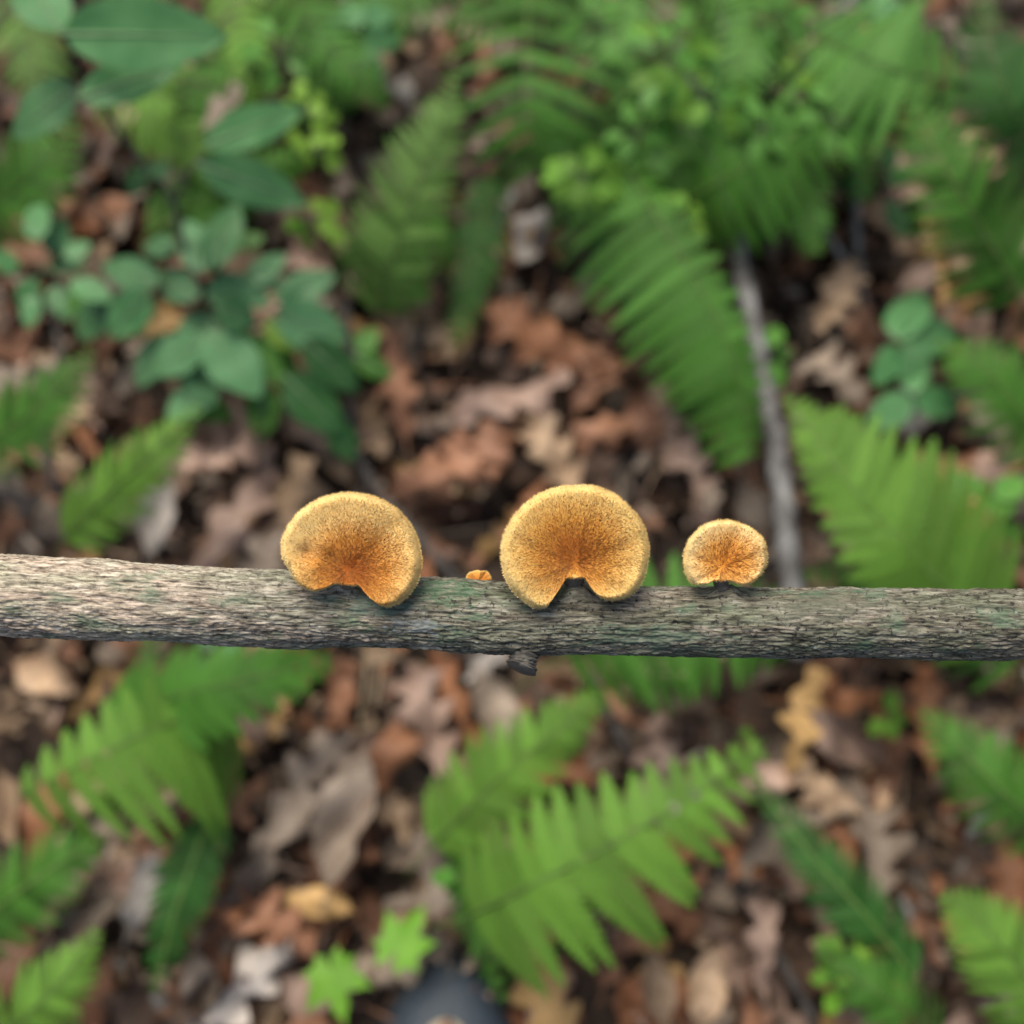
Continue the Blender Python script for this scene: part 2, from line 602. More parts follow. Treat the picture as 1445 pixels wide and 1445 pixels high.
branch('twig', [(1120, 165, .06), (1070, 105, .08), (1026, 35, .09)], 10, M['wood_grey'], 'thin grey slanting twig crossing the dark upright stem')
branch('twig', [(1290, 1300, .02), (1250, 1225, .025), (1225, 1175, .02)], 12, M['wood_pale'], 'pale grey twig at the lower right edge')
branch('twig', [(260, 1460, .02), (215, 1405, .024), (165, 1360, .02)], 20, M['wood_grey'], 'grey twig at the lower left corner')
branch('straw', [(522, 1030, .03), (532, 975, .035), (541, 915, .035)], 4, M['straw'], 'upright thin straw below the leftmost mushroom', 'straw')
branch('straw', [(430, 1052, .03), (490, 1035, .033), (565, 1018, .03)], 4, M['straw'], 'thin straw lying across the upright straws', 'straw')
branch('straw', [(508, 1020, .03), (515, 975, .035), (520, 920, .032)], 4, M['straw'], 'second upright thin straw left of the first', 'straw')
branch('twig', [(80, 700, .02), (60, 600, .03), (85, 500, .03), (70, 430, .02)], 14, M['wood_dark'], 'dark twig lying at the far left')
branch('twig', [(1420, 1100, .02), (1370, 1180, .03), (1350, 1290, .02)], 14, M['wood_grey'], 'grey twig lying at the far right')
branch('twig', [(585, 1430, .02), (560, 1470, .025), (550, 1520, .02)], 10, M['wood_pale'], 'pale thin twig left of the dark shoe')


# ------------------------------------------------------------------ fern fronds
def pinna_mesh(var):
    """unit pinna along +x, pinnules either side, normal +z"""
    r = random.Random(500 + var)
    n = 13
    V, F = [], []
    wmax = 1.0      # half width is scaled by the object
    droop = (.10, .18, .28)[var % 3]

    def put(x, y):
        z = -droop * x * x + .10 * abs(y) * .3 - .05 * y * y
        V.append((x, y, z))
        return len(V) - 1
    for kx in range(n):
        x = (kx + .5) / n
        h = min(1, (x + .30) / .38) * (1 - x) ** .62
        h = max(h, .06)
        for sg in (-1, 1):
            hh = h * wmax * r.uniform(.9, 1.08)
            ids = []
            bw = 1.0 / n
            for (a, b) in ((0, -.52), (.55, -.46), (.86, -.30), (1, .02), (.9, .28), (.5, .48), (0, .52)):
                xx = x + b * bw + a * hh * .12 + r.uniform(-.004, .004)
                ids.append(put(xx, sg * (a * hh + .004)))
            F.append(tuple(ids) if sg > 0 else tuple(ids[::-1]))
    # midrib
    a = [put(0, -.035), put(0, .035), put(.97, .008), put(.97, -.008)]
    for i in a:
        q = V[i]
        V[i] = (q[0], q[1], q[2] + .004)
    F.append((a[0], a[3], a[2], a[1]))
    return mesh('pinna', V, F, False)


PINNA = {}


def pinna(var, mat):
    if (var, mat) not in PINNA:
        me = pinna_mesh(var)
        me.materials.append(M[mat])
        PINNA[(var, mat)] = me
    return PINNA[(var, mat)]


def frond(label, path, Lpx, n, mat, wr=.13, ang=68, left=1.0, right=1.0, roll=0, base=(0, 0), power=.8, taper0=.35, ang_tip=50, stretch=1.0):
    P = [at(*p) for p in path]
    ground = P[0].copy()
    ground.z = 0.0
    tan0 = (P[1] - P[0]).normalized()
    ground -= Vector((tan0.x, tan0.y, 0)) * max(.02, P[0].z * .45)
    ns = 40
    S = [Vector(s) for s in spline(P, ns)]
    sc = mpp(P[len(P) // 2])
    Lm = Lpx * sc
    e = empty('fern_frond', ground, label, 'fern', 'fern fronds growing from the litter')
    stip = [ground, ground * .6 + P[0] * .4 + Vector((0, 0, P[0].z * .15))]
    full = spline(stip + P, 40)
    vv, ff = tube_data([Vector(q) - ground for q in full], [.00075 * (1.05 - .6 * i / 40) for i in range(40)], 6)
    obj('rachis', mesh('rachis', vv, ff), M['fern_stem'], e)
    for i in range(n):
        s = (i + .3) / n
        q = s * (ns - 1)
        k = min(int(q), ns - 2)
        p = S[k].lerp(S[k + 1], q - k)
        T = (S[min(k + 2, ns - 1)] - S[max(k - 1, 0)]).normalized()
        Nn = ((CAM - p).normalized() * .55 + Vector((0, 0, 1)) * .45)
        Nn = (Nn - T * Nn.dot(T)).normalized()
        Nn = Matrix.Rotation(R(roll), 3, T) @ Nn
        Lt = Nn.cross(T).normalized()
        prof = min(1, (s / taper0) * .35 + .65) * (1 - s) ** power
        a = R(ang + (ang_tip - ang) * s)
        for sg, fac in ((1, left), (-1, right)):
            if fac <= 0:
                continue
            L = max(Lm * prof * fac * rng.uniform(.94, 1.06), .004)
            aa = a + R(rng.uniform(-4, 4))
            D = (T * math.cos(aa) + Lt * (sg * math.sin(aa))).normalized()
            N2 = (Nn - D * Nn.dot(D)).normalized()
            N2 = Matrix.Rotation(R(rng.uniform(-14, 14)), 3, D) @ N2
            Y = N2.cross(D)
            o = obj('pinna', pinna(rng.randrange(3), mat), None, e)
            W = max(Lm * wr * stretch * (prof ** .55), .0022)
            mt = Matrix(((D.x, Y.x, N2.x), (D.y, Y.y, N2.y), (D.z, Y.z, N2.z))).to_4x4()
            o.matrix_local = Matrix.Translation(p - ground - Nn * .0006 - D * (L * .045)) @ mt @ Matrix.Diagonal((L, W, L, 1))
    return e


# lower right, the sharpest one
frond('bright yellow-green fern frond spread across the litter below the stick',
      [(668, 1288, .09), (760, 1243, .11), (880, 1182, .12), (990, 1115, .12), (1082, 1045, .11)], 185, 15, 'fern_bright', .19, 86, left=.83, right=1.18, ang_tip=62, power=.72)
frond('fern frond with its pointed tip upward right just below the stick',
      [(610, 1190, .07), (690, 1110, .09), (780, 1035, .10), (858, 972, .10)], 130, 15, 'fern_bright', .19, 66, left=.9, right=.9, power=.75)
frond('small drooping frond between the bright fern and the dark shoe',
      [(655, 1175, .06), (672, 1250, .06), (690, 1330, .06), (712, 1420, .05)], 75, 12, 'fern_mid', .2, 60, power=.6)
frond('frond hidden behind the stick between the notched and small mushrooms',
      [(800, 925, .10), (880, 888, .12), (970, 872, .12), (1060, 880, .11), (1120, 900, .10)], 160, 14, 'fern_mid', .14, 85, left=.85, right=1.0, power=.42, ang_tip=75)
frond('large bright fern frond at the right edge with its tip pointing up left',
      [(1400, 900, .10), (1320, 815, .13), (1230, 720, .14), (1160, 630, .14), (1108, 556, .13)], 250, 19, 'fern_bright', .15, 70, left=.55, right=1.0, power=.85, ang_tip=50)
frond('second fern frond overlapping the lower right edge above the stick',
      [(1430, 940, .06), (1340, 870, .08), (1240, 815, .08), (1130, 812, .07)], 110, 14, 'fern_mid', .15, 70, power=.7)
# left, below the stick
frond('broad fern frond below the stick at left with its tip pointing right',
      [(150, 1020, .08), (240, 985, .10), (360, 955, .11), (472, 930, .10)], 150, 12, 'fern_mid', .22, 62, left=.75, right=.9, power=.6, ang_tip=40)
frond('fern frond at lower left whose leaflets point down right',
      [(330, 1010, .07), (240, 1020, .10), (130, 1070, .11), (20, 1130, .10)], 230, 11, 'fern_bright', .12, 112, left=1.0, right=.45, power=.35, ang_tip=95)
frond('dark narrow frond hanging at the lower left with its tip down',
      [(300, 1150, .06), (270, 1220, .07), (240, 1310, .07), (218, 1402, .06)], 75, 16, 'fern_deep', .2, 60, power=.5)
frond('short dark frond crossing the stick edge at far left',
      [(175, 1040, .05), (200, 980, .06), (215, 910, .06), (222, 850, .05)], 40, 12, 'fern_deep', .22, 60, power=.4)
frond('bright fern tip pointing up right at the left edge above the stick',
      [(90, 760, .09), (150, 700, .11), (220, 635, .12), (282, 572, .11)], 95, 16, 'fern_bright', .17, 62, power=.7)
# upper right
frond('large drooping dark green fern frond right of centre',
      [(872, 215, .09), (930, 310, .11), (1000, 430, .11), (1045, 540, .10), (1058, 652, .08)], 175, 19, 'fern_mid', .145, 88, left=.35, right=1.05, power=.38, ang_tip=72)
frond('second dark frond beneath the drooping frond right of centre',
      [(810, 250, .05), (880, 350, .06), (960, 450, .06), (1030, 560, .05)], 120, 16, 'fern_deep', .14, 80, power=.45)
frond('fern frond at upper right whose leaflets fan to the lower right',
      [(960, 290, .08), (1040, 240, .11), (1120, 190, .12), (1210, 130, .12)], 150, 12, 'fern_mid', .13, 95, left=.7, right=1.0, power=.4, ang_tip=90)
frond('fern frond at the top right corner with long hanging leaflets',
      [(1120, 40, .10), (1190, 70, .13), (1270, 100, .14), (1360, 120, .13)], 190, 12, 'leaf_green', .11, 96, left=.8, right=1.0, power=.35, ang_tip=90)
frond('fern frond rising at the right margin above the fern tip',
      [(1440, 420, .08), (1390, 330, .11), (1330, 230, .13), (1280, 130, .13)], 130, 16, 'fern_mid', .14, 70, power=.6)
frond('frond lying under the upper right ferns beside the grey branch',
      [(1010, 40, .05), (1060, 130, .07), (1100, 230, .08), (1130, 340, .07)], 120, 15, 'fern_deep', .14, 70, power=.5)
frond('mid green frond at the top right between twigs',
      [(960, -60, .06), (1030, -10, .08), (1090, 60, .09), (1150, 130, .08)], 90, 13, 'fern_mid', .16, 66, power=.5)
frond('dark frond filling the top right corner under the hanging leaflets',
      [(1300, -80, .06), (1240, 0, .08), (1190, 100, .09), (1160, 210, .08)], 120, 15, 'fern_deep', .15, 70, power=.5)
# top centre
frond('hanging fern frond at the top centre with widely spaced leaflets',
      [(748, -70, .08), (745, 10, .10), (742, 100, .11), (745, 180, .10), (752, 250, .08)], 165, 10, 'fern_mid', .10, 80, left=1.0, right=.95, power=.3, ang_tip=55)
frond('dark frond behind the top centre hanging fern',
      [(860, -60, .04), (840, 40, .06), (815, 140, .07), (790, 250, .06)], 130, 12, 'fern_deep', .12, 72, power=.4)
frond('olive green fern frond left of the top centre with upright tip',
      [(530, 440, .06), (556, 360, .09), (590, 260, .11), (622, 180, .12), (645, 108, .12)], 130, 22, 'fern_olive', .12, 74, left=.95, right=.72, power=.62)
frond('dark frond under the olive fern with fine leaflets',
      [(640, 320, .05), (590, 340, .06), (540, 350, .06), (470, 350, .05)], 90, 15, 'fern_mid', .15, 70, power=.5)
frond('dark hanging frond tip right of the olive fern',
      [(690, 250, .05), (680, 320, .06), (664, 400, .06), (640, 488, .05)], 62, 17, 'fern_deep', .2, 62, power=.45)
# top left
frond('yellow-green fern tip hanging down at the top left',
      [(235, 80, .09), (225, 130, .10), (212, 180, .10), (200, 235, .09)], 42, 14, 'fern_bright', .22, 64, power=.5)
frond('green fern frond behind the paired oval leaves at top left',
      [(350, 60, .06), (315, 120, .07), (280, 200, .07), (255, 300, .06)], 85, 16, 'fern_mid', .16, 66, power=.5)
frond('fern frond at the top left centre pointing down right',
      [(380, -60, .07), (430, 20, .09), (490, 90, .10), (550, 148, .09)], 90, 15, 'fern_mid', .17, 66, power=.6)
frond('pale fern frond at the very top left of centre',
      [(330, 60, .06), (390, 20, .08), (440, -20, .09), (500, -60, .08)], 75, 14, 'fern_olive', .17, 66, power=.5)
frond('dark frond in the shade under the top left fern',
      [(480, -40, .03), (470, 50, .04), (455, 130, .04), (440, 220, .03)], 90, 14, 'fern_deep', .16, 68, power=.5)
frond('mid green frond at the top left corner under the big oval leaf',
      [(150, -60, .05), (200, 20, .07), (250, 110, .08), (290, 210, .07)], 95, 15, 'fern_mid', .17, 66, power=.5)
frond('olive frond running right behind the paired oval leaves',
      [(210, 330, .05), (290, 280, .06), (370, 240, .06), (440, 215, .05)], 80, 14, 'fern_mid', .18, 66, power=.5)
frond('green frond in the gap between the top left ferns',
      [(540, 10, .05), (500, 70, .06), (450, 130, .06), (390, 170, .05)], 80, 14, 'fern_mid', .18, 66, power=.5)
frond('mid green frond under the light leaf cluster at the top',
      [(1010, -40, .05), (960, 60, .07), (910, 150, .08), (870, 230, .07)], 100, 14, 'fern_mid', .17, 68, power=.5)
frond('dark frond crossing the grey branch at upper right',
      [(900, 120, .05), (980, 190, .06), (1060, 250, .07), (1140, 300, .06)], 110, 14, 'fern_deep', .17, 68, power=.5)
frond('frond in the top right corner pointing down left',
      [(1310, 40, .06), (1250, 110, .08), (1180, 170, .09), (1100, 230, .08)], 100, 14, 'leaf_green', .16, 68, power=.5)
frond('bright frond over the top right pointing down from the upper edge',
      [(1080, -70, .09), (1070, 0, .11), (1050, 80, .12), (1040, 150, .11)], 90, 14, 'leaf_green', .19, 66, power=.5)
frond('bright frond left of the light leaf cluster at the top',
      [(900, -70, .08), (880, 0, .10), (870, 70, .11), (880, 150, .10)], 90, 13, 'leaf_green', .17, 66, power=.5)
frond('mid green frond right of the lumpy lime cluster',
      [(860, 150, .06), (910, 210, .08), (960, 250, .09), (1020, 270, .08)], 95, 14, 'fern_mid', .18, 68, power=.5)
frond('bright frond hanging down beside the right edge at the top',
      [(1200, 60, .09), (1215, 130, .11), (1222, 200, .11), (1216, 285, .09)], 70, 14, 'leaf_green', .2, 58, power=.5)
frond('mid green frond hanging at the upper right below the sprigs',
      [(1090, 180, .08), (1120, 240, .09), (1140, 300, .09), (1150, 360, .08)], 70, 13, 'leaf_green', .2, 58, power=.5)
frond('bright frond between the two top left oval leaves',
      [(300, -50, .06), (330, 10, .08), (350, 80, .09), (345, 150, .08)], 75, 14, 'fern_bright', .2, 62, power=.5)
frond('yellow-green frond at the left edge under the big oval leaf',
      [(140, 130, .06), (200, 160, .08), (260, 200, .08), (310, 260, .07)], 75, 14, 'fern_bright', .2, 62, power=.5)
frond('mid green frond along the top edge left of centre',
      [(640, -60, .06), (580, -10, .08), (520, 30, .08), (440, 60, .07)], 80, 14, 'leaf_green', .19, 64, power=.5)
frond('mid green frond along the top edge at the centre',
      [(830, -60, .05), (770, -10, .07), (700, 20, .08), (620, 40, .07)], 80, 14, 'fern_mid', .19, 64, power=.5)
frond('green frond under the lumpy lime cluster',
      [(760, 130, .05), (800, 210, .06), (840, 290, .06), (870, 370, .05)], 85, 14, 'fern_mid', .18, 64, power=.5)
# bottom right
frond('dark blue-green frond pointing up left at the lower right',
      [(1290, 1380, .07), (1220, 1290, .08), (1140, 1200, .08), (1064, 1100, .07)], 78, 18, 'fern_deep', .2, 60, power=.55)
frond('bright small frond in the lower right corner',
      [(1330, 1460, .06), (1270, 1420, .08), (1210, 1380, .08), (1150, 1335, .07)], 75, 13, 'fern_mid', .2, 66, power=.6)
# beyond the sides of the photograph's strip
frond('fern frond at the far left below the stick',
      [(-60, 1330, .07), (10, 1270, .09), (80, 1220, .10), (150, 1180, .09)], 110, 15, 'fern_mid', .16, 66, power=.7)
frond('fern frond at the far left bottom corner',
      [(-40, 1500, .07), (30, 1440, .09), (90, 1380, .09), (140, 1310, .08)], 100, 15, 'fern_bright', .16, 66, power=.7)
frond('fern frond at the far left above the stick end',
      [(-70, 640, .06), (0, 610, .09), (70, 560, .10), (130, 490, .09)], 110, 16, 'fern_mid', .16, 66, power=.7)
frond('fern frond at the far left upper edge',
      [(-60, 330, .06), (0, 280, .09), (60, 230, .10), (110, 160, .09)], 120, 16, 'fern_mid', .16, 66, power=.7)
frond('fern frond in the far top left corner',
      [(-30, -80, .06), (20, 0, .09), (50, 90, .10), (60, 180, .09)], 110, 15, 'fern_olive', .16, 66, power=.7)
frond('fern frond at the far right below the stick',
      [(1500, 1180, .07), (1430, 1130, .09), (1360, 1060, .09), (1300, 1000, .08)], 110, 15, 'fern_mid', .16, 66, power=.7)
frond('fern frond at the far right bottom corner',
      [(1510, 1460, .07), (1450, 1380, .09), (1390, 1310, .09), (1330, 1260, .08)], 120, 15, 'fern_bright', .16, 66, power=.7)
frond('fern frond at the far right middle edge',
      [(1510, 640, .07), (1450, 590, .09), (1390, 520, .10), (1320, 480, .09)], 110, 15, 'fern_mid', .16, 66, power=.7)
frond('fern frond at the far right top corner',
      [(1500, 240, .07), (1440, 170, .10), (1400, 80, .11), (1380, -20, .10)], 130, 15, 'fern_deep', .16, 66, power=.6)


# ------------------------------------------------------------------ broad leaves
def blade_data(L, W, bend=.12, fold=.12, shape='oval', seed=0):
    r = random.Random(seed)
    n = 12
    fr = (-1, -.6, 0, .6, 1)
    V, F = [], []
    tw = r.uniform(-.15, .15)
    for i in range(n + 1):
        s = i / n
        if shape == 'oval':
            wd = math.sin(math.pi * s ** .85) ** .75
        elif shape == 'round':
            wd = math.sin(math.pi * s) ** .55
        else:
            wd = math.sin(math.pi * s ** .65) ** .9
        wd = max(wd, .015) * W * .5
        for f in fr:
            y = f * wd
            z = -bend * L * s * s + fold * abs(y) - fold * 1.2 * y * y / max(W, 1e-5) + tw * (s - .3) * y
            z += .012 * L * math.sin(14 * s + seed) * abs(f)
            V.append((s * L, y, z))
    c = len(fr)
    for i in range(n):
        for j in range(c - 1):
            F.append((i * c + j, i * c + j + 1, (i + 1) * c + j + 1, (i + 1) * c + j))
    return V, F


def place_leaf(parent, origin, b, t, Wm, mat, bend=.12, fold=.15, shape='oval', roll=0, rib=False):
    D = (t - b)
    L = D.length
    D.normalize()
    Nn = (CAM - b).normalized() * .5 + Vector((0, 0, 1)) * .5
    Nn = (Nn - D * Nn.dot(D)).normalized()
    Nn = Matrix.Rotation(R(roll), 3, D) @ Nn
    Y = Nn.cross(D)
    seed = rng.randint(0, 999)
    v, f = blade_data(L, Wm, bend, fold, shape, seed)
    o = obj('leaf', mesh('leaf', v, f), M[mat], parent)
    mt = Matrix(((D.x, Y.x, Nn.x), (D.y, Y.y, Nn.y), (D.z, Y.z, Nn.z))).to_4x4()
    o.matrix_local = Matrix.Translation(b - origin) @ mt
    if rib:
        pts = [(L * s, 0, -bend * L * s * s + .0003) for s in [i / 10 * .95 for i in range(11)]]
        vv, ff = tube_data(pts, [.0007 * (1.1 - i / 11) for i in range(11)], 5)
        obj('midrib', mesh('midrib', vv, ff), M['midrib'], o)
    return o


def stem(parent, origin, pts, r0, mat, name='stem'):
    S = spline(pts, 6 * len(pts))
    vv, ff = tube_data([Vector(s) - origin for s in S], [r0 * (1.1 - .6 * i / len(S)) for i in range(len(S))], 7)
    return obj(name, mesh(name, vv, ff), mat, parent)


# the oval-leaved shrub at left
o0 = at(425, 560, 0)
shrub = empty('shrub', o0, 'low shrub with blue-green oval leaves at the upper left', 'shrub')
stem(shrub, o0, [o0, at(400, 520, .04), at(340, 465, .07), at(298, 420, .09), at(258, 345, .11), at(245, 285, .13), at(205, 235, .15), at(165, 180, .17), at(120, 110, .20), at(88, 48, .23)], .0021, M['wood_dark'])
stem(shrub, o0, [at(298, 420, .09), at(240, 410, .095), at(150, 420, .09)], .0014, M['wood_dark'], 'side_twig')
stem(shrub, o0, [at(340, 465, .07), at(400, 450, .08), at(460, 440, .08), at(505, 500, .07)], .0012, M['wood_dark'], 'side_twig')
stem(shrub, o0, [at(245, 285, .13), at(265, 245, .15), at(290, 215, .16)], .0012, M['wood_dark'], 'side_twig')
SHRUB = [  # base, tip, width px, z base, z tip, material, rib
    ((88, 48), (316, 48), 98, .235, .235, 'leaf_teal', 1), ((110, 140), (256, 82), 62, .215, .215, 'leaf_teal', 1), ((88, 48), (20, -60), 80, .23, .22, 'leaf_teal', 1),
    ((110, 120), (10, 190), 70, .20, .19, 'leaf_teal', 1),
    ((287, 207), (430, 146), 60, .165, .155, 'leaf_teal', 1), ((278, 230), (432, 286), 66, .165, .155, 'leaf_teal', 1),
    ((290, 385), (258, 305), 52, .11, .11, 'leaf_mint', 0), ((292, 382), (338, 282), 52, .11, .11, 'leaf_teal', 0),
    ((228, 400), (136, 370), 48, .10, .09, 'leaf_mint', 0), ((212, 412), (150, 476), 58, .10, .09, 'leaf_teal', 0),
    ((282, 420), (208, 382), 48, .10, .095, 'leaf_mint', 0), ((290, 420), (366, 402), 54, .10, .09, 'leaf_mint', 0),
    ((305, 430), (362, 456), 52, .10, .09, 'leaf_teal', 0), ((345, 402), (404, 356), 36, .09, .09, 'leaf_mint', 0),
    ((352, 378), (398, 408), 34, .09, .085, 'leaf_mint', 0), ((388, 425), (474, 382), 48, .085, .085, 'leaf_mint', 0),
    ((390, 445), (488, 476), 72, .085, .08, 'leaf_mint', 0), ((375, 450), (424, 494), 42, .08, .075, 'leaf_lime', 0),
    ((428, 478), (506, 552), 58, .08, .065, 'leaf_dark', 0), ((500, 502), (554, 532), 34, .07, .065, 'leaf_green', 0),
    ((502, 500), (532, 462), 32, .07, .07, 'leaf_green', 0), ((292, 478), (208, 524), 62, .09, .08, 'leaf_mint', 0),
    ((292, 468), (368, 556), 78, .09, .08, 'leaf_mint', 0), ((300, 540), (232, 592), 52, .07, .065, 'leaf_mint', 0),
    ((378, 540), (362, 622), 52, .07, .055, 'leaf_green', 0), ((400, 528), (484, 612), 66, .07, .055, 'leaf_dark', 0),
    ((466, 588), (500, 652), 42, .055, .04, 'leaf_dark', 0), ((205, 236), (180, 275), 30, .15, .145, 'leaf_dark', 0),
    ((212, 250), (236, 228), 26, .15, .15, 'leaf_teal', 0), ((150, 420), (90, 430), 50, .09, .085, 'leaf_green', 0), ((150, 420), (110, 480), 50, .09, .08, 'leaf_teal', 0),
    ((300, 440), (250, 500), 50, .085, .08, 'leaf_mint', 0), ((330, 470), (400, 540), 52, .08, .07, 'leaf_green', 0), ((270, 500), (300, 575), 52, .08, .07, 'leaf_mint', 0),
    ((400, 450), (440, 400), 44, .085, .085, 'leaf_mint', 0), ((430, 450), (480, 500), 50, .08, .075, 'leaf_green', 0), ((250, 350), (200, 345), 36, .11, .105, 'leaf_teal', 0),
    ((360, 480), (420, 530), 50, .07, .06, 'leaf_green', 0), ((240, 470), (190, 545), 48, .08, .07, 'leaf_mint', 0), ((330, 400), (380, 430), 44, .09, .085, 'leaf_mint', 0),
    ((255, 560), (330, 590), 44, .06, .05, 'leaf_green', 0), ((330, 350), (372, 330), 30, .09, .09, 'leaf_green', 0),
]
for (b, t, wpx, zb, zt, mt, rib) in SHRUB:
    B, T_ = at(b[0], b[1], zb), at(t[0], t[1], zt)
    place_leaf(shrub, o0, B, T_, wpx * mpp(B), mt, .10, .22, 'oval', rng.uniform(-16, 16), True)


def sprig(label, c, z, n, leafpx, sx, sy, mat, shape='oval', wr=.62, cat='plant', mats=None):
    ctr = at(c[0], c[1], z)
    g0 = Vector((ctr.x + rng.uniform(-.01, .01), ctr.y + rng.uniform(-.01, .01), 0))
    e = empty('leafy_sprig', g0, label, cat, 'leafy sprigs among the ferns')
    stem(e, g0, [g0, g0.lerp(ctr, .5) + Vector((.003, 0, 0)), ctr], .0009, M['green_stem'])
    sc = mpp(ctr)
    for i in range(n):
        a = i * 2.4 + rng.uniform(-.4, .4)
        rr = math.sqrt((i + .3) / n)
        bx, by = c[0] + math.cos(a) * sx * rr * .75, c[1] + math.sin(a) * sy * rr * .75
        zz = z + rng.uniform(-.015, .012)
        B = at(bx, by, zz)
        l_ = leafpx * rng.uniform(.75, 1.2)
        T_ = at(bx + math.cos(a) * l_, by + math.sin(a) * l_, zz - rng.uniform(.0, .008))
        lf = place_leaf(e, g0, B, T_, l_ * wr * sc * rng.uniform(.9, 1.15), mats[i % len(mats)] if mats else mat, .15, .15, shape, rng.uniform(-25, 25))
        if i % 2 == 0:
            vv, ff = tube_data([ctr - g0, (ctr - g0).lerp(B - g0, .5) + Vector((0, 0, .002)), B - g0], [.0005] * 3, 5)
            obj('petiole', mesh('petiole', vv, ff), M['green_stem'], e)
    return e


sprig('yellow-green sprig of small round leaves beside the upper oval leaf pair', (430, 160), .12, 9, 22, 34, 45, 'leaf_lime', 'round', .9)
sprig('small lime sprig of round leaves right of the lower oval leaf', (450, 215), .12, 6, 24, 24, 16, 'leaf_lime', 'round', .9)
sprig('lime green leafy sprig below the oval leaf pair', (442, 312), .10, 9, 26, 32, 32, 'leaf_lime', 'round', .8, mats=['leaf_lime', 'fern_bright', 'leaf_lime'])
sprig('light green cluster of oval leaves at the top right of centre', (945, 80), .13, 15, 48, 58, 62, 'leaf_green', 'oval', .6, mats=['leaf_green', 'fern_bright'])
sprig('lumpy lime green leaf cluster above the drooping fern', (828, 250), .11, 18, 34, 52, 22, 'fern_bright', 'round', .8)
sprig('bright lime sprig in the fern mass at upper right', (965, 305), .10, 8, 32, 30, 20, 'leaf_lime', 'oval', .7, mats=['fern_bright', 'leaf_lime'])
sprig('green sprig of small leaves under the upper right fern', (1075, 180), .13, 10, 32, 36, 26, 'leaf_green', 'oval', .65)
sprig('lime sprig of tiny leaves near the top right twigs', (1138, 85), .12, 8, 26, 24, 24, 'leaf_lime', 'oval', .7)
sprig('three pale green leaves on the grey branch', (1086, 500), .06, 4, 36, 16, 18, 'leaf_green', 'round', .8)
sprig('blue-green broad leaves at the right edge above the fern', (1270, 485), .08, 4, 80, 8, 8, 'leaf_teal', 'oval', .7)
sprig('blue-green leaf pair lower at the right edge', (1290, 560), .07, 3, 60, 8, 8, 'leaf_teal', 'oval', .7)
sprig('bright lime leafy plant in the lower right corner', (1200, 1372), .07, 16, 36, 50, 40, 'leaf_lime', 'oval', .7, mats=['fern_bright', 'leaf_lime', 'maple_green'])
sprig('small pale round leaf below the olive fern', (572, 418), .06, 2, 34, 4, 4, 'leaf_green', 'round', .9)
sprig('small dark green leaf lying on the bare litter', (820, 505), .03, 2, 36, 4, 4, 'leaf_dark', 'oval', .7)
sprig('blue-green leaves behind the fern at the top left', (505, 55), .09, 8, 48, 40, 34, 'leaf_teal', 'oval', .65)
sprig('tiny pale leaf sprig at the tip of the bright fern', (1052, 1052), .07, 4, 24, 14, 12, 'fern_bright', 'oval', .7)
sprig('small green leaves left of the bright fern base', (660, 1240), .07, 8, 34, 30, 30, 'fern_mid', 'oval', .6)
sprig('green sprig at the right edge under the stick end', (1250, 1010), .06, 4, 30, 14, 12, 'fern_bright', 'oval', .7)
sprig('dark green leaves in the shade of the left lower fern', (300, 925), .04, 4, 44, 20, 10, 'leaf_teal', 'oval', .6)
sprig('dark green leaves peeking out right of the right edge frond', (1245, 260), .05, 5, 60, 30, 40, 'leaf_dark', 'oval', .6)
sprig('light green sprig over the grey branch near the top', (1005, 140), .12, 12, 38, 45, 40, 'leaf_green', 'oval', .62, mats=['leaf_green', 'fern_bright'])
sprig('small green sprig between the lumpy lime cluster and the grey branch', (900, 190), .11, 12, 36, 45, 35, 'leaf_green', 'oval', .62)
sprig('green leafy sprig near the right edge among hanging leaflets', (1175, 165), .12, 12, 40, 42, 40, 'leaf_green', 'oval', .6)
sprig('green leafy sprig in the top right corner', (1235, 50), .12, 12, 42, 45, 40, 'leaf_mint', 'oval', .6)
sprig('light green leaves at the top edge right of the leaf cluster', (1095, 25), .12, 12, 38, 45, 30, 'leaf_green', 'oval', .62)
sprig('small green leaves at the top edge left of the leaf cluster', (850, 40), .11, 10, 36, 40, 36, 'leaf_green', 'oval', .62)
sprig('mid green leaves under the upper right fern fan', (1060, 300), .08, 10, 38, 45, 30, 'leaf_green', 'oval', .62, mats=['fern_mid', 'leaf_green'])
sprig('pale green sprig above the upper oval leaf pair', (395, 75), .09, 10, 38, 40, 40, 'leaf_green', 'oval', .62)
sprig('oval blue-green leaves at the far left middle', (60, 380), .09, 9, 56, 60, 60, 'leaf_teal', 'oval', .65)
sprig('green leaf cluster at the far right above the stick', (1385, 720), .09, 9, 46, 50, 40, 'leaf_green', 'oval', .65)


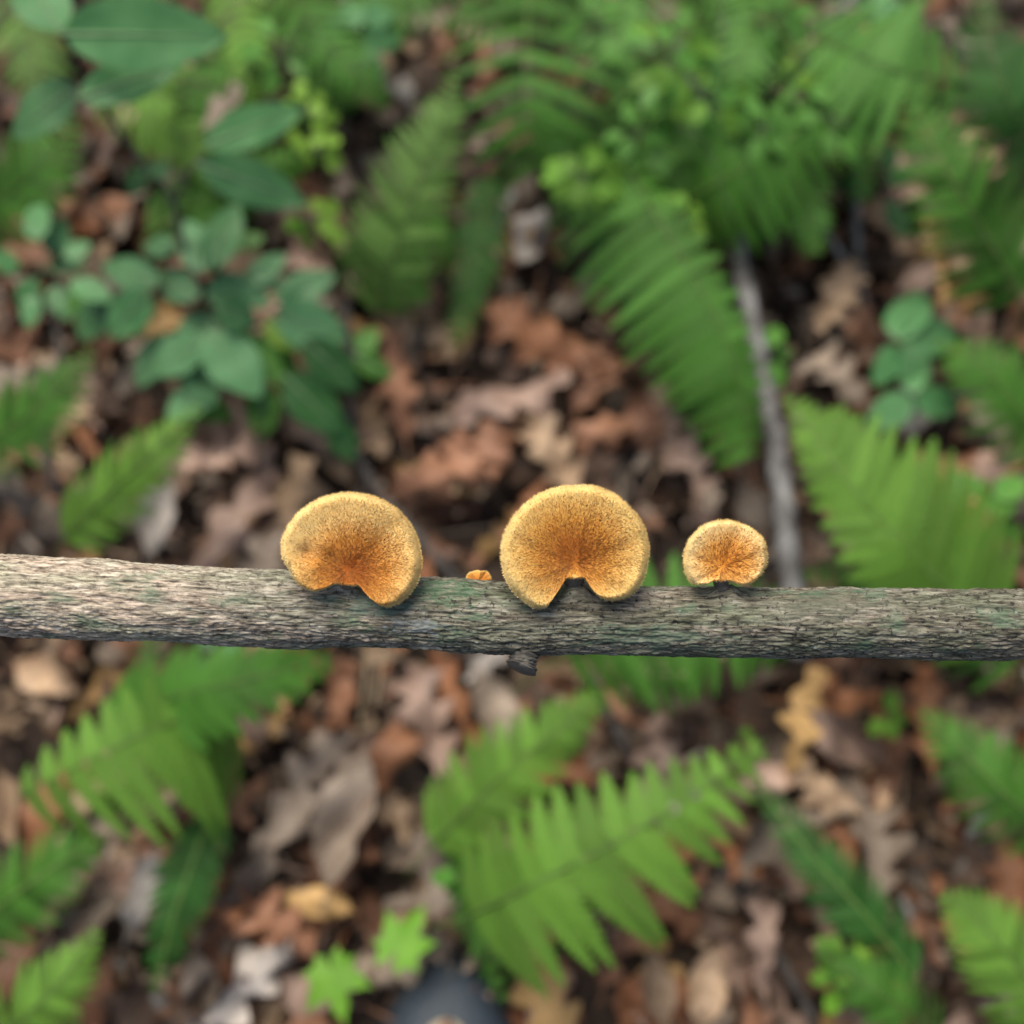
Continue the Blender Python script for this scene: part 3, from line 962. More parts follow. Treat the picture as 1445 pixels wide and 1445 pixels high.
# maple seedlings
def maple_leaf_data(Rr, seed):
    r = random.Random(seed)
    pts = []
    tips = [(-150, .55), (-105, .62), (-52, .88), (0, 1.0), (52, .88), (105, .62), (150, .55)]
    out = []
    for i, (a, l_) in enumerate(tips):
        l_ *= r.uniform(.93, 1.07)
        w_ = 13 if abs(a) < 120 else 16
        if i:
            am = (a + tips[i - 1][0]) / 2
            out.append((am, .46 if abs(am) < 90 else .42))
        out.append((a - w_, l_ * .72))
        out.append((a - w_ * .45, l_ * .80))
        out.append((a, l_))
        out.append((a + w_ * .45, l_ * .80))
        out.append((a + w_, l_ * .72))
    out.append((180, .06))
    V = [(0, 0, 0)]
    for a, l_ in out:
        x, y = math.cos(R(a)) * l_ * Rr, math.sin(R(a)) * l_ * Rr
        V.append((x, y, .05 * Rr * math.sin(3 * R(a)) - .18 * l_ * l_ * Rr + .05 * abs(y)))
    n = len(out)
    F = [(0, 1 + i, 1 + (i + 1) % n) for i in range(n)]
    # a second ring halfway for smoothness is not needed at this blur
    return V, F


def maple(label, c, z, rpx, dirs, seed):
    ctr = at(c[0], c[1], z)
    g0 = Vector((ctr.x, ctr.y + .015, 0))
    e = empty('maple_seedling', g0, label, 'seedling', 'maple seedlings')
    stem(e, g0, [g0, g0.lerp(ctr, .5) + Vector((0, .004, 0)), ctr], .0008, M['rust orange'])
    sc = mpp(ctr)
    for i, (dx, dy, dr, s) in enumerate(dirs):
        p = at(c[0] + dx, c[1] + dy, z + .002 * i)
        v, f = maple_leaf_data(rpx * s * sc, seed + i)
        o = obj('leaf', mesh('leaf', v, f), M['maple_green'], e)
        tilt = Matrix.Rotation(R(-14 + 6 * i), 4, 'X')
        o.matrix_local = Matrix.Translation(p - g0) @ tilt @ Matrix.Rotation(R(dr), 4, 'Z')
        vv, ff = tube_data([ctr - g0, (ctr - g0).lerp(p - g0, .5), p - g0], [.0006] * 3, 5)
        obj('petiole', mesh('petiole', vv, ff), M['green_stem'], e)
    return e


maple('bright green lobed maple seedling leaf nearer the bottom, left of the other', (468, 1372), .055, 70, [(0, 0, -70, 1.0)], 3)
maple('bright green lobed maple seedling leaf nearer the dark shoe', (562, 1338), .058, 68, [(0, 0, 60, 1.0)], 8)


# ------------------------------------------------------------------ the shoe at the bottom edge
def shoe():
    toe = at(634, 1352, .035)
    L = .27
    base = Vector((toe.x, toe.y - L / 2, 0))
    e = empty('shoe', base, 'dark navy rounded shoe toe at the bottom edge', 'shoe')

    def hw(s):   # s 0 toe .. 1 heel : half width
        return .052 * (min(1, (s / .30)) ** .52) * (1 - .22 * math.exp(-((s - .58) / .16) ** 2)) * (1 if s < .85 else math.sqrt(max(0.02, 1 - ((s - .85) / .155) ** 2)))
    n, m = 40, 20

    def loft(zb, zt, grow, arch):
        V, F = [], []
        for i in range(n + 1):
            s = .004 + .992 * i / n
            wv = hw(s) + grow
            y = L / 2 - s * L + (grow if s < .5 else -grow) * (1 if s in (0, 1) else .6)
            top = zt(s)
            for j in range(m + 1):
                a = math.pi * j / m
                cx = math.cos(a)
                sx = math.sin(a)
                V.append((math.copysign(abs(cx) ** arch, cx) * wv, y, zb + (top - zb) * sx ** arch))
        for i in range(n):
            for j in range(m):
                F.append((i * (m + 1) + j, i * (m + 1) + j + 1, (i + 1) * (m + 1) + j + 1, (i + 1) * (m + 1) + j))
            F.append((i * (m + 1) + m, i * (m + 1), (i + 1) * (m + 1), (i + 1) * (m + 1) + m))
        F.append(tuple(range(m + 1))[::-1])
        F.append(tuple(n * (m + 1) + j for j in range(m + 1)))
        return V, F
    nv, nn, nl, nb, _ = new_mat('shoe_upper')
    tc = nn.new('ShaderNodeTexCoord')
    no = noise(nn, nl, 900, 3, .6, tc.outputs['Object'])
    rp = ramp(nn, [(.3, (.018, .028, .040)), (.7, (.040, .058, .078))])
    nl.new(no.outputs[0], rp.inputs[0])
    nl.new(rp.outputs[0], nb.inputs['Base Color'])
    nb.inputs['Roughness'].default_value = .6
    v, f = loft(.014, lambda s: .020 + .032 * min(1, s / .16) ** .6 + .045 * max(0, min(1, (s - .25) / .35)), 0, .75)
    obj('upper', mesh('upper', v, f), nv, e)
    sv, sn, sl, sb, _ = new_mat('shoe_sole')
    sb.inputs['Base Color'].default_value = (.016, .018, .020, 1)
    sb.inputs['Roughness'].default_value = .7
    v, f = loft(0, lambda s: .016, .003, .3)
    obj('sole', mesh('sole', v, f), sv, e)
    bv, bn, bl, bb, _ = new_mat('shoe_beige')
    no = noise(bn, bl, 700, 3, .6)
    rp = ramp(bn, [(.3, (.30, .25, .17)), (.7, (.42, .36, .26))])
    bl.new(no.outputs[0], rp.inputs[0])
    bl.new(rp.outputs[0], bb.inputs['Base Color'])
    bb.inputs['Roughness'].default_value = .7
    # beige tongue panel on the vamp: an oval pad
    V, F = [], []
    q = 28
    for k_ in range(6):
        rr = k_ / 5
        for a in range(q):
            th = 2 * math.pi * a / q
            V.append((math.cos(th) * .023 * rr, math.sin(th) * .055 * rr, (.010) * (1 - rr ** 4)))
    for k_ in range(5):
        for a in range(q):
            F.append((k_ * q + a, k_ * q + (a + 1) % q, (k_ + 1) * q + (a + 1) % q, (k_ + 1) * q + a))
    t = obj('tongue', mesh('tongue', V, F), bv, e)
    t.location = (0, L / 2 - .0240 - .052, .0690)
    t.rotation_euler = (R(-18), 0, 0)


shoe()

# ------------------------------------------------------------------ the stick
SD = 0.2
mp = SD * 2 * TH / 1445


def bark_mat():
    m, n, l, bs, out = new_mat('bark')
    uv = n.new('ShaderNodeUVMap')
    uv.uv_map = 'UVMap'

    def mapped(sx, sy):
        mpn = n.new('ShaderNodeMapping')
        mpn.inputs['Scale'].default_value = (sx, sy, 1)
        l.new(uv.outputs[0], mpn.inputs[0])
        return mpn.outputs[0]

    def mixc(fac, a, b, mode='MIX'):
        x = n.new('ShaderNodeMix')
        x.data_type = 'RGBA'
        x.blend_type = mode
        if isinstance(fac, float):
            x.inputs[0].default_value = fac
        else:
            l.new(fac, x.inputs[0])
        for s_, v_ in ((6, a), (7, b)):
            if isinstance(v_, tuple):
                x.inputs[s_].default_value = (*v_, 1)
            else:
                l.new(v_, x.inputs[s_])
        return x.outputs[2]
    # streaky grey tan wood
    n1 = noise(n, l, 1, 8, .68, mapped(220, 1750))
    base = ramp(n, [(.36, (.060, .055, .047)), (.44, (.20, .182, .150)), (.53, (.40, .37, .31)), (.63, (.64, .60, .53))])
    l.new(n1.outputs[0], base.inputs[0])
    # broad tone patches: yellowish, pinkish, grey-green
    n2 = noise(n, l, 1, 3, .5, mapped(35, 140))
    tone = ramp(n, [(.30, (.70, .80, .66)), (.48, (1, 1, .96)), (.60, (1.0, .92, .88)), (.74, (.82, .86, .80))])
    l.new(n2.outputs[0], tone.inputs[0])
    c = mixc(1.0, base.outputs[0], tone.outputs[0], 'MULTIPLY')
    # darker, greener towards the right half
    sep = n.new('ShaderNodeSeparateXYZ')
    l.new(uv.outputs[0], sep.inputs[0])
    mr = n.new('ShaderNodeMapRange')
    mr.inputs['From Min'].default_value = -.075
    mr.inputs['From Max'].default_value = -.005
    l.new(sep.outputs[0], mr.inputs[0])
    n3 = noise(n, l, 1, 5, .6, mapped(60, 200))
    r3 = ramp(n, [(.28, (.15, .15, .15)), (.58, (1, 1, 1))])
    l.new(n3.outputs[0], r3.inputs[0])
    mm = n.new('ShaderNodeMath')
    mm.operation = 'MULTIPLY'
    l.new(mr.outputs[0], mm.inputs[0])
    l.new(r3.outputs[0], mm.inputs[1])
    mm2 = n.new('ShaderNodeMath')
    mm2.operation = 'MULTIPLY'
    l.new(mm.outputs[0], mm2.inputs[0])
    mm2.inputs[1].default_value = 1.0
    dark = mixc(1.0, c, (.42, .45, .39), 'MULTIPLY')
    c = mixc(mm2.outputs[0], c, dark)
    # paler and warmer towards the left end
    mrl = n.new('ShaderNodeMapRange')
    mrl.inputs['From Min'].default_value = -.035
    mrl.inputs['From Max'].default_value = -.085
    mrl.inputs['To Max'].default_value = .55
    l.new(sep.outputs[0], mrl.inputs[0])
    c = mixc(mrl.outputs[0], c, mixc(1.0, c, (1.75, 1.60, 1.46), 'MULTIPLY'))
    # black specks
    n4 = noise(n, l, 1, 4, .75, mapped(640, 860))
    r4 = ramp(n, [(.56, (0, 0, 0)), (.60, (1, 1, 1))])
    l.new(n4.outputs[0], r4.inputs[0])
    msp = n.new('ShaderNodeMath')
    msp.operation = 'MULTIPLY_ADD'
    l.new(mr.outputs[0], msp.inputs[0])
    msp.inputs[1].default_value = .55
    msp.inputs[2].default_value = .4
    ms2 = n.new('ShaderNodeMath')
    ms2.operation = 'MULTIPLY'
    l.new(r4.outputs[0], ms2.inputs[0])
    l.new(msp.outputs[0], ms2.inputs[1])
    c = mixc(ms2.outputs[0], c, (.035, .032, .030))
    # green algae and bluish lichen patches near the middle
    n5 = noise(n, l, 1, 5, .6, mapped(75, 150))
    r5 = ramp(n, [(.55, (0, 0, 0)), (.66, (1, 1, 1))])
    l.new(n5.outputs[0], r5.inputs[0])
    m5 = n.new('ShaderNodeMath')
    m5.operation = 'MULTIPLY'
    m5.inputs[1].default_value = .6
    l.new(r5.outputs[0], m5.inputs[0])
    c = mixc(m5.outputs[0], c, (.115, .200, .120))
    for (pu, pv, su, sv, pc, ns) in ((-.0150, .0390, .0085, .0035, (.060, .150, .075), 23), (-.0260, .0432, .007, .0022, (.10, .17, .13), 11), (-.018, .0020, .005, .002, (.32, .36, .35), 37),
                             (.028, .0035, .012, .004, (.13, .19, .13), 51), (.062, .0410, .012, .004, (.16, .17, .12), 5)):
        sb_ = n.new('ShaderNodeVectorMath')
        sb_.operation = 'SUBTRACT'
        l.new(uv.outputs[0], sb_.inputs[0])
        sb_.inputs[1].default_value = (pu, pv, 0)
        ml_ = n.new('ShaderNodeVectorMath')
        ml_.operation = 'MULTIPLY'
        l.new(sb_.outputs[0], ml_.inputs[0])
        ml_.inputs[1].default_value = (1 / su, 1 / sv, 0)
        ln_ = n.new('ShaderNodeVectorMath')
        ln_.operation = 'LENGTH'
        l.new(ml_.outputs[0], ln_.inputs[0])
        nz = noise(n, l, 1, 5, .7, mapped(240 + ns, 620))
        sm = n.new('ShaderNodeMath')
        sm.operation = 'MULTIPLY_ADD'
        l.new(nz.outputs[0], sm.inputs[0])
        sm.inputs[1].default_value = -6.5
        ad_ = n.new('ShaderNodeMath')
        ad_.operation = 'ADD'
        l.new(ln_.outputs['Value'], ad_.inputs[0])
        ad_.inputs[1].default_value = 3.0
        l.new(ad_.outputs[0], sm.inputs[2])
        mk = n.new('ShaderNodeMapRange')
        mk.inputs['From Min'].default_value = .8
        mk.inputs['From Max'].default_value = .2
        mk.inputs['To Max'].default_value = .6
        l.new(sm.outputs[0], mk.inputs[0])
        c = mixc(mk.outputs[0], c, pc)
    n6 = noise(n, l, 1, 6, .7, mapped(210, 300))
    r6 = ramp(n, [(.64, (0, 0, 0)), (.70, (1, 1, 1))])
    l.new(n6.outputs[0], r6.inputs[0])
    m6 = n.new('ShaderNodeMath')
    m6.operation = 'MULTIPLY'
    m6.inputs[1].default_value = .7
    l.new(r6.outputs[0], m6.inputs[0])
    c = mixc(m6.outputs[0], c, (.42, .48, .46))
    l.new(c, bs.inputs['Base Color'])
    bs.inputs['Roughness'].default_value = .85
    bs.inputs['Specular IOR Level'].default_value = .25
    bp = n.new('ShaderNodeBump')
    bp.inputs['Strength'].default_value = .7
    bp.inputs['Distance'].default_value = .0006
    l.new(n1.outputs[0], bp.inputs['Height'])
    l.new(bp.outputs[0], bs.inputs['Normal'])
    return m


M['bark'] = bark_mat()
cl = [(-260, 838, .2), (-120, 838, .2), (0, 840, .2), (179, 848, .2), (340, 856, .2), (500, 862.5, .2), (640, 869, .2), (800, 874, .2),
      (1000, 877, .2), (1266, 879, .2), (1445, 882, .2), (1600, 886, .201)]
CL = [at_depth(*p) for p in cl]
# beyond the right of the frame the branch goes on and bends down to the ground
CL += [CL[-1] + Vector((.05, -.004, -.012)), CL[-1] + Vector((.13, -.01, -.07)), CL[-1] + Vector((.19, -.015, -.19)), CL[-1] + Vector((.21, -.018, -.40))]
dense = np.array(spline([tuple(p) for p in CL], 3000))
acc = np.concatenate([[0], np.cumsum(np.linalg.norm(np.diff(dense, axis=0), axis=1))])
x0 = np.interp(0, dense[:, 0], acc)            # arc length at picture centre
st = np.concatenate([np.linspace(0, x0 - .112, 60)[:-1], np.linspace(x0 - .112, x0 + .112, 1250), np.linspace(x0 + .112, acc[-1], 130)[1:]])
cen = np.stack([np.interp(st, acc, dense[:, k_]) for k_ in range(3)], 1)
tg = np.gradient(cen, axis=0)
tg /= np.linalg.norm(tg, axis=1)[:, None]
toc = np.array(-CF)[None, :].repeat(len(st), 0)
n_ = toc - tg * (toc * tg).sum(1)[:, None]
n_ /= np.linalg.norm(n_, axis=1)[:, None]
b_ = np.cross(tg, n_)
NT = 264
th = np.arange(NT) / NT * 2 * np.pi
SS, TT = np.meshgrid(st - x0, th, indexing='ij')
u_ = SS
rad0 = np.interp(st - x0, [-.12, -.078, -.03, .02, .1, .5], [.0081, .0079, .0073, .0072, .0070, .0062])[:, None]
per = TT / (2 * np.pi)
warp = (vnoise(u_ * 60 + 100, per * 8, 21, 8) - .5) * 1.3 + (vnoise(u_ * 300 + 100, per * 24, 22, 24) - .5) * .8
r1 = 1 - np.abs(2 * vnoise(u_ * 75 + 50, per * 50 + warp, 23, 50) - 1)
r2 = 1 - np.abs(2 * vnoise(u_ * 260 + 50, per * 104 + warp * 2.2, 24, 104) - 1)
chip = np.clip((vnoise(u_ * 330 + 20, per * 52 + warp, 29, 52) - .60) * 6, 0, 1)
r3 = vnoise(u_ * 1300 + 50, per * 130, 25, 130)
lump = vnoise(u_ * 45 + 30, per * 5, 26, 5) - .5
lump2 = vnoise(u_ * 120 + 30, per * 12, 27, 12) - .5
disp = r1 ** 1.3 * .00026 + r2 * .00026 + (r3 - .5) * .00028 - chip * .00020 + lump * .0010 + lump2 * .00050 - .0004
# raised patches where bark plates still cling
plate = np.clip((vnoise(u_ * 70 + 10, per * 9, 28, 9) - .55) * 8, 0, 1)
disp += plate * .00022
# nubs where the mushrooms sit
tw = (TT + np.pi) % (2 * np.pi) - np.pi
for (mx_, ang_, hh_, sx_, sa_) in ((492, -50, .0030, .0026, .30), (811, -50, .0030, .0026, .30), (1019, -62, .0017, .0030, .28)):
    disp += hh_ * np.exp(-np.abs((u_ - (mx_ - 722.5) * mp) / sx_) ** 3 - np.abs((tw - np.radians(ang_)) / sa_) ** 2.5)
rr = rad0 + disp
V = cen[:, None, :] + (n_[:, None, :] * np.cos(TT)[..., None] + b_[:, None, :] * np.sin(TT)[..., None]) * rr[..., None]
ns_ = len(st)
V = V.reshape(-1, 3)
i0 = np.arange(ns_ - 1)[:, None] * NT
j0 = np.arange(NT)[None, :]
j1 = (j0 + 1) % NT
F = np.stack([i0 + j0, i0 + NT + j0, i0 + NT + j1, i0 + j1], -1).reshape(-1, 4)
origin = Vector(CL[len(CL) - 1])
origin.z = 0
V = V - np.array(origin)
me = bpy.data.meshes.new('bark')
me.vertices.add(len(V))
me.vertices.foreach_set('co', V.astype(np.float32).ravel())
me.loops.add(F.size)
me.loops.foreach_set('vertex_index', F.astype(np.int32).ravel())
me.polygons.add(len(F))
me.polygons.foreach_set('loop_start', np.arange(0, F.size, 4, dtype=np.int32))
me.update(calc_edges=True)
me.validate()
me.polygons.foreach_set('use_smooth', np.ones(len(F), bool))
uvl = me.uv_layers.new(name='UVMap')
uu = np.stack([np.broadcast_to(u_, (ns_, NT)).ravel(), (TT * .0072).ravel()], 1)[F.ravel()].reshape(-1, 4, 2)
seam = uu[:, :, 1].max(1) - uu[:, :, 1].min(1) > .02
fix = uu[seam]
fix[:, :, 1] = np.where(fix[:, :, 1] < .01, fix[:, :, 1] + 2 * np.pi * .0072, fix[:, :, 1])
uu[seam] = fix
uvl.data.foreach_set('uv', uu.astype(np.float32).ravel())
stick = empty('dead_branch', origin, 'weathered grey dead branch with ridged bark held across the picture', 'branch')
obj('bark', me, M['bark'], stick)

# the stub of a side twig under the branch
p0 = at_depth(738, 921, .199)
pts = [at_depth(742, 905, .199), at_depth(739, 926, .198), at_depth(737, 938, .1975), at_depth(734, 946, .197)]
S = [Vector(s) - origin for s in spline(pts, 26)]
rad = [.0034 - .00075 * math.sin(i / 25 * 3.1) + .00022 * math.sin(i * 1.9) for i in range(22)] + [.0030, .0026, .0019, .0009]
vv, ff = tube_data(S, rad, 30, .26)
obj('twig_stub', mesh('twig_stub', vv, ff), wood_mat('stub_wood', (.040, .037, .032), (.10, .093, .08), (.20, .185, .16)), stick)


# ------------------------------------------------------------------ mushrooms
def cap_material(name, rim, mid, cen):
    m, n, l, bs, out = new_mat(name)
    at_ = n.new('ShaderNodeAttribute')
    at_.attribute_name = 'ring'
    tc = n.new('ShaderNodeTexCoord')
    no = noise(n, l, 900, 4, .65, tc.outputs['Object'])
    mx = n.new('ShaderNodeMath')
    mx.operation = 'MULTIPLY_ADD'
    l.new(no.outputs[0], mx.inputs[0])
    mx.inputs[1].default_value = .28
    ad = n.new('ShaderNodeMath')
    ad.operation = 'SUBTRACT'
    l.new(at_.outputs['Fac'], ad.inputs[0])
    ad.inputs[1].default_value = .14
    l.new(ad.outputs[0], mx.inputs[2])
    rp = ramp(n, [(.16, cen), (.50, mid), (.86, rim), (1.0, rim)])
    l.new(mx.outputs[0], rp.inputs[0])
    l.new(rp.outputs[0], bs.inputs['Base Color'])
    bs.inputs['Roughness'].default_value = .8
    bs.inputs['Specular IOR Level'].default_value = .2
    bs.inputs['Subsurface Weight'].default_value = .15
    bs.inputs['Subsurface Radius'].default_value = (.002, .001, .0004)
    return m


def flat_mat(name, c, rough=.75):
    m, n, l, bs, out = new_mat(name)
    tc = n.new('ShaderNodeTexCoord')
    no = noise(n, l, 600, 3, .6, tc.outputs['Object'])
    rp = ramp(n, [(.3, tuple(q * .8 for q in c)), (.7, tuple(min(1, q * 1.15) for q in c))])
    l.new(no.outputs[0], rp.inputs[0])
    l.new(rp.outputs[0], bs.inputs['Base Color'])
    bs.inputs['Roughness'].default_value = rough
    return m


FUZ = [flat_mat('fuzz_pale', (.90, .68, .29)), flat_mat('fuzz_gold', (.78, .45, .115)), flat_mat('fuzz_orange', (.60, .25, .042)), flat_mat('fuzz_brown', (.23, .075, .014)), flat_mat('fuzz_dark', (.40, .145, .024))]
M['pores'] = flat_mat('pores', (.72, .55, .28))
M['stipe'] = wood_mat('stipe', (.07, .06, .05), (.20, .17, .13), (.34, .29, .22))


def mushroom(label, outline, centre, pig, depth, fuzz_n, tilt=(0, 0), rimh=.0032, dents=(), seed=1, palette=0, attach=None, dishz=1.0, flen=1.0, scar=.0):
    r = np.random.default_rng(seed)
    sc = depth * 2 * TH / 1445
    c0 = at_depth(centre[0], centre[1], depth)
    e = empty('mushroom', at_depth(*attach) if attach else c0, label, 'mushroom', 'hairy bracket mushrooms on the branch')
    rot = Matrix(((CX.x, CY.x, -CF.x), (CX.y, CY.y, -CF.y), (CX.z, CY.z, -CF.z))) @ Matrix.Rotation(R(tilt[0]), 3, 'X') @ Matrix.Rotation(R(tilt[1]), 3, 'Y')
    NA, NR = 200, 44
    ol = np.array(closed_spline(outline, NA))
    ol = np.stack([(ol[:, 0] - centre[0]) * sc, -(ol[:, 1] - centre[1]) * sc], 1)
    ang = np.arctan2(ol[:, 1], ol[:, 0])
    ol *= (1 + .004 * np.sin(7 * ang + seed) + .0025 * np.sin(17 * ang + 2 * seed) + .002 * np.sin(31 * ang))[:, None]
    rad = np.linalg.norm(ol, axis=1)
    big = rad.max()
    # waviness
    wav = lambda a, t: (.00045 * np.sin(3 * a + seed) + .00025 * np.sin(5 * a + 3 * seed) + .00022 * np.sin(7 * a + 2 * seed) + .00012 * np.sin(15 * a)) * t

    def top(t, k):
        """t in 0..1 from the centre, k = index on the outline"""
        a = ang[k]
        rr_ = rad[k] / big
        rise = rimh * (t ** 1.35) * (.35 + .65 * rr_) * dishz
        edge = -rimh * .95 * np.clip((t - .88) / .12, 0, 1) ** 2.0
        z = rise + edge + wav(a, t)
        x = ol[k, 0] * t
        y = ol[k, 1] * t
        for (dx, dy, ds, dh) in dents:
            z = z + dh * np.exp(-((x - (dx - centre[0]) * sc) ** 2 + (y + (dy - centre[1]) * sc) ** 2) / (ds * sc) ** 2)
        return x, y, z
    px_, py_, pr_ = (pig[0] - centre[0]) * sc, -(pig[1] - centre[1]) * sc, pig[2] * sc

    def pigment(x, y, t):
        d = np.hypot((x - px_) * .92, y - py_) / pr_
        # pale scar right at the foot of the cap
        d = d + scar * np.exp(-(np.hypot(x, y + .0026) / .0010) ** 2)
        return np.clip(np.maximum(d, (t - .80) * 5), 0, 1)
    ts = np.linspace(0, 1, NR) ** .85
    K = np.arange(NA)
    V = []
    ring = []
    for t in ts:
        x, y, z = top(np.full(NA, t), K)
        V.append(np.stack([x, y, z], 1))
        ring.append(pigment(x, y, t))
    V = np.concatenate(V)
    ring = np.concatenate(ring)
    tops = len(V)
    # rolled rim then pore face underneath
    und = []
    for (t, dz) in ((1.003, -.00022), (.997, -.0005), (.98, -.00075), (.94, -.0010), (.80, -.0014), (.6, -.0020), (.35, -.0027), (.02, -.0032)):
        x, y, z = top(np.full(NA, min(t, 1)), K)
        if t > 1:
            x, y = x * t, y * t
        und.append(np.stack([x, y, z + dz], 1))
    V = np.concatenate([V] + und)
    ring = np.concatenate([ring] + [np.full(NA, 1.0)] * len(und))
    rows = NR + len(und)
    F = []
    mi = []
    for i in range(rows - 1):
        for k_ in range(NA):
            F.append((i * NA + k_, (i + 1) * NA + k_, (i + 1) * NA + (k_ + 1) % NA, i * NA + (k_ + 1) % NA))
            mi.append(0 if i < NR + 2 else 1)
    me = mesh('cap', V, F)
    me.materials.append(M['cap%d' % palette])
    me.materials.append(M['pores'])
    me.polygons.foreach_set('material_index', mi)
    at_ = me.attributes.new('ring', 'FLOAT', 'POINT')
    at_.data.foreach_set('value', ring.astype(np.float32))
    me.update()
    loc = c0 - e.location
    cap = obj('cap', me, None, e)
    mt4 = Matrix.Translation(loc) @ rot.to_4x4()
    cap.matrix_local = mt4
    # fuzz : short tapered fibres leaning outward
    n = fuzz_n
    t = np.sqrt(r.random(n)) * 1.0
    extra = int(n * .22)
    t[:extra] = r.uniform(.965, 1.0, extra)       # fringe round the rim
    # pick outline index proportionally to area
    dA = np.abs(np.cross(ol, np.roll(ol, -1, 0)))
    k = r.choice(NA, n, p=dA / dA.sum())
    x, y, z = top(t, k)
    x2, y2, z2 = top(np.clip(t + .01, 0, 1.01), k)
    kk = (k + 1) % NA
    x3, y3, z3 = top(t, kk)
    tr = np.stack([x2 - x, y2 - y, z2 - z], 1)
    ta = np.stack([x3 - x, y3 - y, z3 - z], 1)
    j_ = r.random(n)[:, None]
    P = np.stack([x, y, z], 1) + ta * j_
    tr /= np.linalg.norm(tr, axis=1)[:, None] + 1e-12
    ta = ta / (np.linalg.norm(ta, axis=1)[:, None] + 1e-12)
    nr_ = np.cross(tr, ta)
    nr_ *= np.sign(nr_[:, 2:3] + 1e-9)
    lean = r.uniform(.15, .60, n)[:, None]
    side = r.normal(0, .28, n)[:, None]
    D = tr + nr_ * lean + ta * side
    D /= np.linalg.norm(D, axis=1)[:, None]
    Lf = flen * (r.uniform(.0003, .00088, n) * (0.8 + .35 * (1 - t)))[:, None]
    Wf = r.uniform(.000024, .000052, n)[:, None]
    S_ = np.cross(D, nr_)
    S_ /= np.linalg.norm(S_, axis=1)[:, None] + 1e-12
    U_ = np.cross(S_, D)
    base = P - nr_ * .00008
    tip = base + D * Lf
    midp = base + D * Lf * .55
    v = np.stack([base + S_ * Wf, base - S_ * Wf * .6 + U_ * Wf, base - S_ * Wf * .6 - U_ * Wf,
                  midp + S_ * Wf * .9, midp - S_ * Wf * .55 + U_ * Wf * .9, midp - S_ * Wf * .55 - U_ * Wf * .9, tip], 1).reshape(-1, 3)
    f = []
    for i in range(n):
        q = i * 7
        f += [(q, q + 1, q + 4, q + 3), (q + 1, q + 2, q + 5, q + 4), (q + 2, q, q + 3, q + 5), (q + 3, q + 4, q + 6), (q + 4, q + 5, q + 6), (q + 5, q + 3, q + 6)]
    # pigment: pale at the margin, orange to brown in the older middle
    pg = pigment(P[:, 0], P[:, 1], t)
    tt = pg + r.normal(0, .10, n)
    cidx = np.where(tt > .76, 0, np.where(tt > .52, 1, np.where(tt > .24, 2, 4)))
    dk = r.random(n)
    dark = dk < np.interp(pg, [0, .45, .75, .93, 1.0], [.52, .34, .20, .10, .05]) * np.interp(t, [.9, .98], [1, .25])
    cidx = np.where(dark, np.where(r.random(n) < .5, 3, 4), cidx)
    cidx[:extra] = np.where(r.random(extra) < .85, 0, 1)
    me = mesh('fuzz', v, f, False)
    for q in FUZ:
        me.materials.append(q)
    me.polygons.foreach_set('material_index', np.repeat(cidx, 6).astype(np.int32))
    me.update()
    fz = obj('fuzz', me, None, cap)
    fz['kind'] = 'stuff'
    # stipe from under the cap back to the branch
    if attach:
        a = Vector(at_depth(*attach))
        q0 = c0 + rot @ Vector((0, -.0012, -.0010))
        mid_ = q0.lerp(a, .5) + CF * .001
        S2 = [Vector(s) - e.location for s in spline([tuple(q0), tuple(mid_), tuple(a)], 9)]
        vv, ff = tube_data(S2, [.0020 * min(1, big / .013)] * 9, 14, .1)
        obj('stipe', mesh('stipe', vv, ff), M['stipe'], e)
    return e


M['cap0'] = cap_material('cap0', (.85, .58, .22), (.64, .29, .055), (.36, .095, .012))
M['cap1'] = cap_material('cap1', (.84, .59, .20), (.66, .33, .060), (.40, .125, .015))
M['cap2'] = cap_material('cap2', (.91, .68, .32), (.82, .43, .100), (.66, .25, .032))

M['cap3'] = cap_material('cap3', (.78, .46, .13), (.56, .22, .038), (.42, .14, .022))

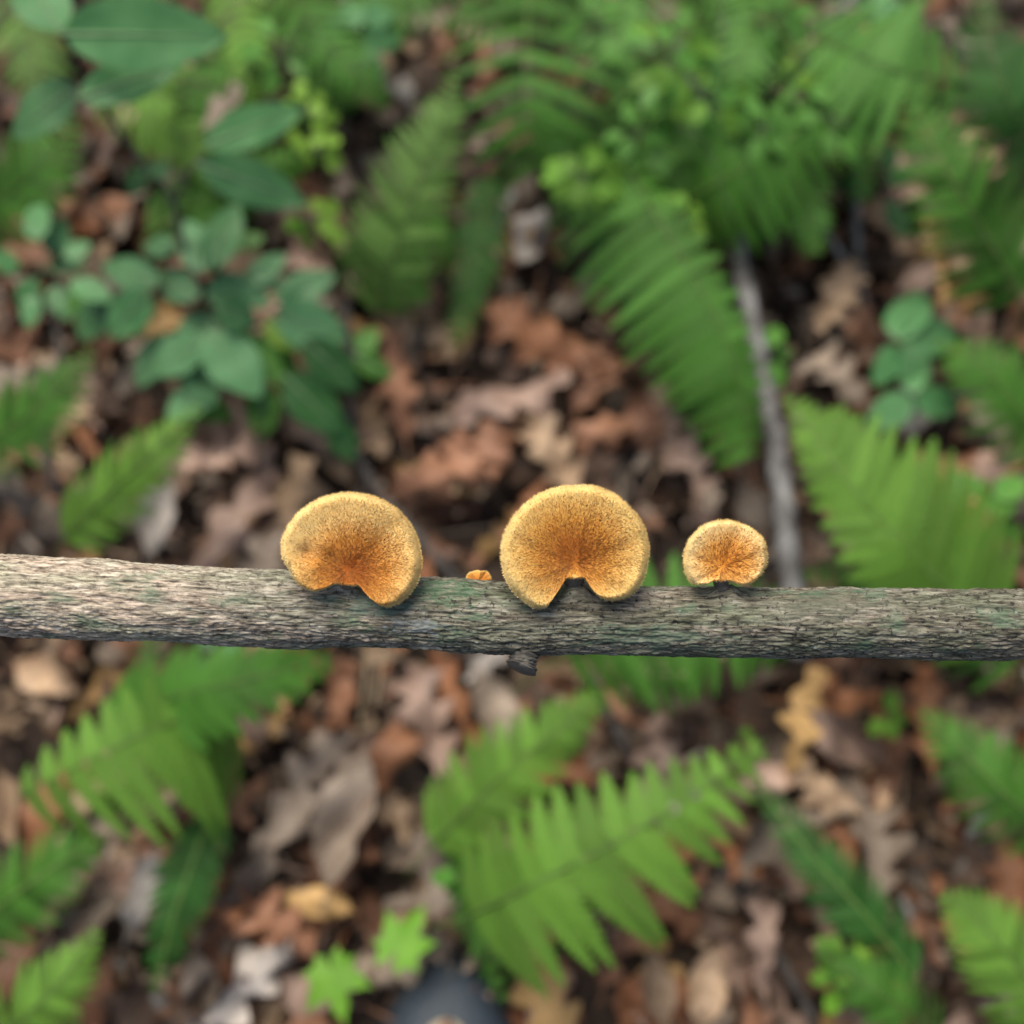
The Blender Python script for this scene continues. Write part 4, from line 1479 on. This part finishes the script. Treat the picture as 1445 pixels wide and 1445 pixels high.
OUT1 = [(476.6, 824), (492, 827), (508, 827.5), (519.5, 840), (536, 854), (552.7, 855), (572, 844), (588.7, 818), (594, 793), (588.7, 762), (569, 729), (536, 704),
        (486, 696), (444.7, 707), (414, 732), (398.5, 760), (397.7, 782), (408.8, 804), (422.6, 823), (442, 834), (458.6, 831), (470, 825)]
OUT2 = [(797, 818), (811, 817), (826, 817), (835, 831.5), (847, 843), (864, 847), (888, 840), (905, 820), (914, 794), (915, 770.5), (906.6, 741), (885, 712), (853, 691),
        (815, 685), (777, 690), (742, 711), (717.6, 741), (708.5, 770), (710, 799.5), (717.6, 823), (733.6, 843), (754, 856), (770, 857), (779, 846), (789, 831.5)]
OUT3 = [(1005.4, 820), (1019, 820), (1033, 820.5), (1042, 824), (1059, 823), (1076.6, 805), (1082, 782), (1075, 759), (1053, 741), (1024, 734.5), (995, 741), (975, 759), (967, 782),
        (967.6, 805), (978, 823), (992, 825), (1001, 822)]
OUT4 = [(657, 818), (660, 810), (667, 805), (675, 803.5), (684, 805), (691, 810), (694, 818), (690, 826), (675, 830), (660, 826)]
DM = .1905
mushroom('left kidney-shaped hairy orange mushroom with an uneven dented cap on the branch', OUT1, (489, 803), (498, 806, 90), DM, 30000, (-4, 2), .0026,
         dents=[(436, 780, 14, -.0013), (428, 812, 16, .0009), (458, 772, 14, .0009), (447, 800, 12, .0006), (520, 775, 30, -.0004), (560, 830, 14, .0005)], seed=3, palette=0, attach=(492, 838, .1955))
mushroom('largest round hairy golden mushroom with a deep notch at its foot', OUT2, (811, 795), (808, 779, 98), DM, 33000, (-3, 0), .0022,
         dents=[(811, 770, 40, -.0003)], seed=5, palette=1, scar=.4, attach=(811, 836, .1955))
mushroom('small round hairy orange mushroom at the right end of the row', OUT3, (1019, 800), (1026, 790, 54), .193, 10000, (-3, 0), .0015,
         dents=[], seed=8, palette=2, attach=(1019, 832, .1965))
mushroom('tiny orange mushroom button peeking over the branch between the large two', OUT4, (675, 817), (675, 830, 40), .2055, 1500, (10, 0), .0004,
         dents=[(675, 819, 15, .0030)], seed=9, palette=3, attach=(675, 838, .2045), dishz=0.3, flen=.45)
